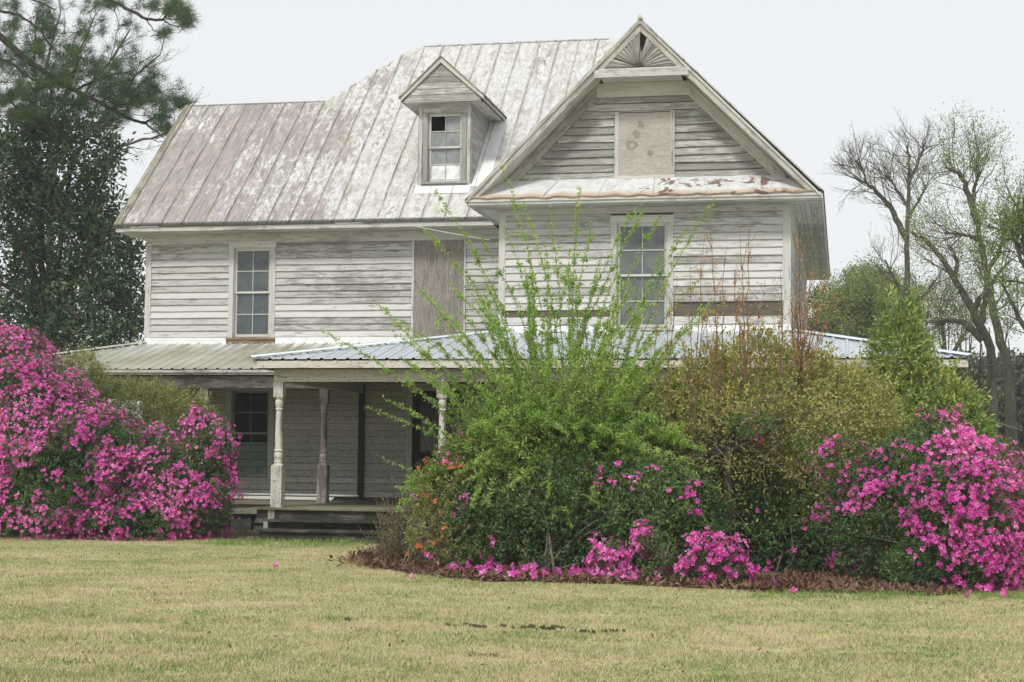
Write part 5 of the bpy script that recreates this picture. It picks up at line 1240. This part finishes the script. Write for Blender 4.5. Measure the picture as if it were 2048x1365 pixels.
# bare twiggy tree between pine and magnolia
bt = thing('bare_tree', 'fine twigged leafless tree against the sky behind the pine limbs', 'tree', at(150, 1000, 47) * V(1, 1, 0)); bm = MB(); tips = []
for px0, py0, px1, py1 in ((70, 260, 70, 60), (110, 240, 185, 40), (120, 250, 260, 60), (180, 260, 320, 110), (60, 240, 120, 30), (230, 300, 340, 260)):
    s0 = at(px0, py0, 47); e = at(px1, py1, 47); q = curve(s0, e, V(0, 0, 0), 7, .05); tube(bm, q, np.linspace(.06, .025, 7), 5)
    for _ in range(9):
        j = random.randint(1, 6); grow(bm, q[j], (e - s0) / np.linalg.norm(e - s0) + unit(1)[0] * .6, random.uniform(.5, .8), .017, 3, tips, 3, .7, .1, .75, 4, 3, .6)
tube(bm, curve(at(100, 1000, 47) * V(1, 1, 0), at(100, 260, 47), V(0, 0, 0), 6), np.linspace(.2, .08, 6), 6)
for px0, py0 in ((70, 260), (120, 250), (180, 260), (230, 300), (60, 240)): tube(bm, curve(at(100, 420, 47), at(px0, py0, 47), V(0, 0, 0), 5), np.linspace(.1, .055, 5), 5)
bm.build('trunk', B_GREY, bt); m = MB(); m.add(*leafq(leaf_tips(tips, 1, .04), .05, .03)); m.build('buds', L_DRY, bt)

def spring_tree(name, label, Yd, limbs, leafm, per, twig_l=1.1, lev=3, lsize=.09, sides=7, density=6, barkm=B_MOSS, cat='tree', leafspread=.1, leaf_from=0.0, spread=.7):
    t = thing(name, label, cat, at(limbs[0][0][0][0], 1000, Yd) * V(1, 1, 0)); mb = MB(); tips = []
    for pts, r0_, r1_, dens_ in limbs:
        w3 = np.array([at(px, py, Yd + (dy[0] if dy else 0)) for px, py, *dy in pts]); 
        if pts[0][1] >= 900: w3[0][2] = 0
        t_ = np.linspace(0, len(w3) - 1, len(w3) * 4); q = np.c_[[np.interp(t_, range(len(w3)), w3[:, k]) for k in range(3)]].T
        q[1:-1] += rng.normal(size=(len(q) - 2, 3)) * .02; tube(mb, q, np.linspace(r0_, r1_, len(q)), sides)
        for _ in range(int(density * dens_)):
            f_ = random.uniform(.25, 1) ** .8; j = min(int(f_ * (len(q) - 1)), len(q) - 2); dr = q[j + 1] - q[j]; dr /= np.linalg.norm(dr) + 1e-6
            grow(mb, q[j], dr * .9 + unit(1)[0] * .75, twig_l * random.uniform(.6, 1.2), max(.020, r1_ * .5), lev, tips, 3, spread, .2, .72, 4, 3, .62)
    mb.build('trunk', barkm, t)
    if per: m = MB(); m.add(*leafq(leaf_tips(tips, per, leafspread), lsize, lsize * .5)); m.build('crown', leafm, t)
    return t
spring_tree('bare_tree', 'tall slender leafless tree with a straight trunk right of the house', 62, [
    ([(1812, 960), (1813, 700), (1814, 540), (1815, 420), (1818, 350), (1815, 290)], .15, .03, 2.2),
    ([(1814, 480), (1790, 430), (1765, 395), (1740, 370), (1705, 355)], .13, .03, 2.0), ([(1816, 370), (1835, 330), (1845, 300), (1850, 285)], .07, .03, 1.6),
    ([(1816, 420), (1795, 380), (1770, 350)], .07, .03, 1.4), ([(1814, 440), (1840, 400), (1852, 370)], .06, .03, 1.0), ([(1735, 368), (1725, 340), (1715, 318)], .05, .02, 1.4),
    ([(1814, 600), (1790, 560), (1770, 520)], .07, .03, .8), ([(1815, 620), (1850, 590), (1870, 560)], .07, .03, .8)], L_DRY, 1, .78, 3, .05, 7, 8, B_MOSS, leafspread=.05)
spring_tree('deciduous_tree', 'tallest pale green leafing tree leaning left at the right edge', 56, [
    ([(2030, 960), (2022, 850), (2012, 720), (1990, 640), (1975, 560), (1965, 500), (1955, 450)], .20, .07, 1.4),
    ([(1955, 450), (1945, 410), (1930, 370), (1915, 345), (1890, 335)], .13, .04, 2.2), ([(1960, 480), (1930, 470), (1890, 465)], .08, .03, 1.4), ([(1945, 410), (1950, 370), (1960, 345)], .08, .03, 1.8),
    ([(1970, 560), (2000, 500), (2010, 460)], .1, .03, 1.2)], L_PALE, 5, .95, 3, .085, 8, 5.5, leafspread=.16)
spring_tree('deciduous_tree', 'thick trunked leafing tree whose long limb crosses to the bare tree', 60, [
    ([(1985, 960), (1985, 800), (1980, 700), (1945, 620), (1910, 560), (1880, 510), (1850, 480), (1825, 465)], .20, .045, 1.8),
    ([(1965, 680), (1930, 645), (1900, 640), (1870, 645)], .15, .04, 1.4), ([(1960, 660), (1970, 600), (1975, 550)], .14, .05, 1.0), ([(1910, 560), (1915, 520), (1900, 490)], .09, .03, 1.4), ([(1945, 620), (1990, 560), (2020, 520)], .1, .03, 1.2)], L_PALE, 4, .95, 3, .085, 8, 5.5, leafspread=.16)
spring_tree('deciduous_tree', 'fresh green leafing tree cut off by the right edge of the photo', 52, [
    ([(2090, 960), (2080, 700), (2060, 560), (2050, 480), (2045, 430)], .16, .08, 2.0), ([(2060, 560), (2035, 500), (2025, 470)], .08, .03, 1.6), ([(2080, 700), (2040, 640), (2000, 560)], .12, .03, .9)], leafmat('young green leaf', ((.12, .19, .05), (.2, .29, .08), (.3, .38, .12)), .4), 8, .85, 3, .09, 7, 7, leafspread=.15)
spring_tree('deciduous_tree', 'low spreading pale green tree below the bare tree', 66, [
    ([(1890, 960), (1890, 740), (1860, 690), (1830, 650)], .22, .06, 2.4), ([(1890, 740), (1920, 680), (1940, 650)], .12, .04, 2.2), ([(1890, 720), (1885, 660), (1880, 620)], .12, .04, 2)], L_PALE, 5, 1.05, 3, .10, 6, 7, leafspread=.18)
spring_tree('deciduous_tree', 'hazy yellow green tree in front of the distant pine', 80, [
    ([(1750, 960), (1750, 720), (1745, 660), (1740, 600)], .25, .08, 2.6), ([(1750, 720), (1720, 670), (1700, 640)], .12, .04, 2.2), ([(1750, 720), (1785, 670), (1800, 620)], .12, .04, 2.4)], L_PALE, 14, 1.2, 3, .13, 6, 7, leafspread=.22)
def farpine(label, Yd, blobs, base, dens=16, leafm=L_FARP, L=.34):
    t = thing('pine_tree', label, 'tree', at(base, 960, Yd) * V(1, 1, 0)); mb = MB(); b = at(base, 960, Yd) * V(1, 1, 0); bl = [B(px, py, Yd, rx, rx, rz) for px, py, rx, rz in blobs]
    tube(mb, curve(b, bl[0][0], V(0, 0, 0), 6), np.linspace(.3, .12, 6), 6)
    for c, r in bl: tube(mb, curve(b + (bl[0][0] - b) * .6, c, V(0, 0, 0), 5), np.linspace(.12, .04, 5), 4)
    mb.build('trunk', B_DARK, t); cl, cq = shell(bl, dens, .4, .2, 1.0, 7); idx = np.repeat(np.arange(len(cl)), 16); p = cl[idx] + rng.normal(size=(len(idx), 3)) * .2
    m = MB(); m.add(*leafq(p, L, .07, axis=V(0, 0, .3) + np.zeros((len(p), 3)))); m.build('crown', leafm, t)
farpine('round topped distant pine between the house and the bare tree', 96, [(1735, 575, 1.1, .8), (1715, 560, .7, .5), (1760, 560, .9, .5), (1705, 600, .7, .5), (1780, 590, .8, .6), (1740, 630, 1.4, .9), (1790, 640, 1.2, .9)], 1745)
farpine('thin distant pine showing just past the right eave of the house', 84, [(1640, 600, .55, .5), (1655, 640, .55, .6), (1630, 660, .6, .6), (1650, 590, .4, .3)], 1640, 12)
farpine('low far pine beside the porch roof hip', 100, [(1690, 665, 1.2, .8), (1720, 680, 1.2, .9), (1670, 690, 1.0, .7), (1700, 720, 1.8, .9)], 1695)
# far off woods and undergrowth
m = MB(); P = []
for k_ in range(330):
    px = random.uniform(1600, 2200); Yd = random.uniform(78, 120); top = 700 + 20 * math.sin(px * .03) + (50 if px < 1900 else 0 if px > 1960 else 20) + random.uniform(0, 60)
    for _ in range(3):
        c = at(px, random.uniform(top + 40, 930), Yd); n_ = 520; d = unit(n_); r = V(1.5, 1.2, 1.5) * random.uniform(.6, 1.2)
        q = c + d * r * (1 - np.abs(rng.normal(size=(n_, 1))) * .25); P.append(q[q[:, 2] > 0])
for k_ in range(110):
    px = random.uniform(1885, 2120); Yd = random.uniform(72, 90); c = at(px, random.uniform(745, 930), Yd); q = c + unit(600) * V(1.2, 1.0, 1.2) * (1 - np.abs(rng.normal(size=(600, 1))) * .3); P.append(q[q[:, 2] > 0])
P = np.concatenate(P); m.add(*leafq(P, .26, .15)); tag(m.build('far_woods', L_WOOD), 'dark mass of distant woods closing the view at the right', 'woods', kind='stuff')
m = MB()
for _ in range(45):
    px = random.uniform(1660, 2120); Yd = random.uniform(58, 80); b = at(px, 960, Yd) * V(1, 1, 0); e = at(px + random.uniform(-20, 20), random.uniform(640, 780), Yd); tube(m, curve(b, e, unit(1)[0] * .3, 6, .05), np.linspace(random.uniform(.03, .09), .02, 6), 5)
tag(m.build('woodland_trunks', B_DARK), 'thin grey trunks standing in front of the far woods', 'trunks', kind='stuff')
m = MB(); P = []
for _ in range(90):
    px = random.uniform(1900, 2150); Yd = random.uniform(34, 60); c = at(px, 960, Yd) * V(1, 1, 0) + V(0, 0, random.uniform(.1, .8)); n_ = 500; P.append(c + unit(n_) * V(.8, .8, .7) * rng.random((n_, 1)) ** .4)
P = np.concatenate(P); P = P[P[:, 2] > 0]; m.add(*leafq(P, .12, .05)); tag(m.build('undergrowth', L_OLIVE), 'brushy green undergrowth beyond the right azalea', 'undergrowth', kind='stuff')

# ------------------------------------------------------------------ wires
m = MB(); tube(m, curve(V(1.95, 28.1, 3.06), at(2300, 700, 33), V(0, 0, -.12), 24), np.full(24, .014), 6); tag(m.build('service_cable', M_WIRE), 'black service cable running right from the porch roof corner', 'cable')
m = MB(); tube(m, curve(at(1935, 826, 30), at(2200, 905, 30), V(0, 0, -.05), 16), np.full(16, .008), 5); tag(m.build('thin_cable', B_TWIG), 'thin slack wire sloping down behind the right shrub', 'cable')
m = MB(); tube(m, curve(V(-8.75, 33.0, 6.27), V(-7.2, 33.2, 5.98), V(0, 0, -.02), 10), np.full(10, .007), 5); m.build('cord', M_CORD, house)

# ------------------------------------------------------------------ air
hz = bpy.data.meshes.new('haze'); bx0, bx1, by0, by1, bz0, bz1 = -60, 60, -8, 135, -1.0, 44.0
hv = [(x, y, z) for x in (bx0, bx1) for y in (by0, by1) for z in (bz0, bz1)]
hz.from_pydata(hv, [], [(0, 1, 3, 2), (4, 6, 7, 5), (0, 4, 5, 1), (2, 3, 7, 6), (0, 2, 6, 4), (1, 5, 7, 3)])
ho = bpy.data.objects.new('haze', hz); COL.objects.link(ho); ho['kind'] = 'stuff'; ho['label'] = 'thin pale haze in the air'; ho['category'] = 'haze'
hm = bpy.data.materials.new('haze'); hm.use_nodes = True; hn = hm.node_tree; hn.nodes.clear()
pv = hn.nodes.new('ShaderNodeVolumePrincipled'); pv.inputs['Color'].default_value = (.93, .96, .97, 1); pv.inputs['Density'].default_value = .0008
oo = hn.nodes.new('ShaderNodeOutputMaterial'); hn.links.new(pv.outputs[0], oo.inputs['Volume']); hz.materials.append(hm)

# put every Empty at its thing's base, its parts staying where they are
for o_, loc in THINGS:
    o_.location = loc
    for ch in o_.children: ch.matrix_parent_inverse = Matrix.Translation(-loc)
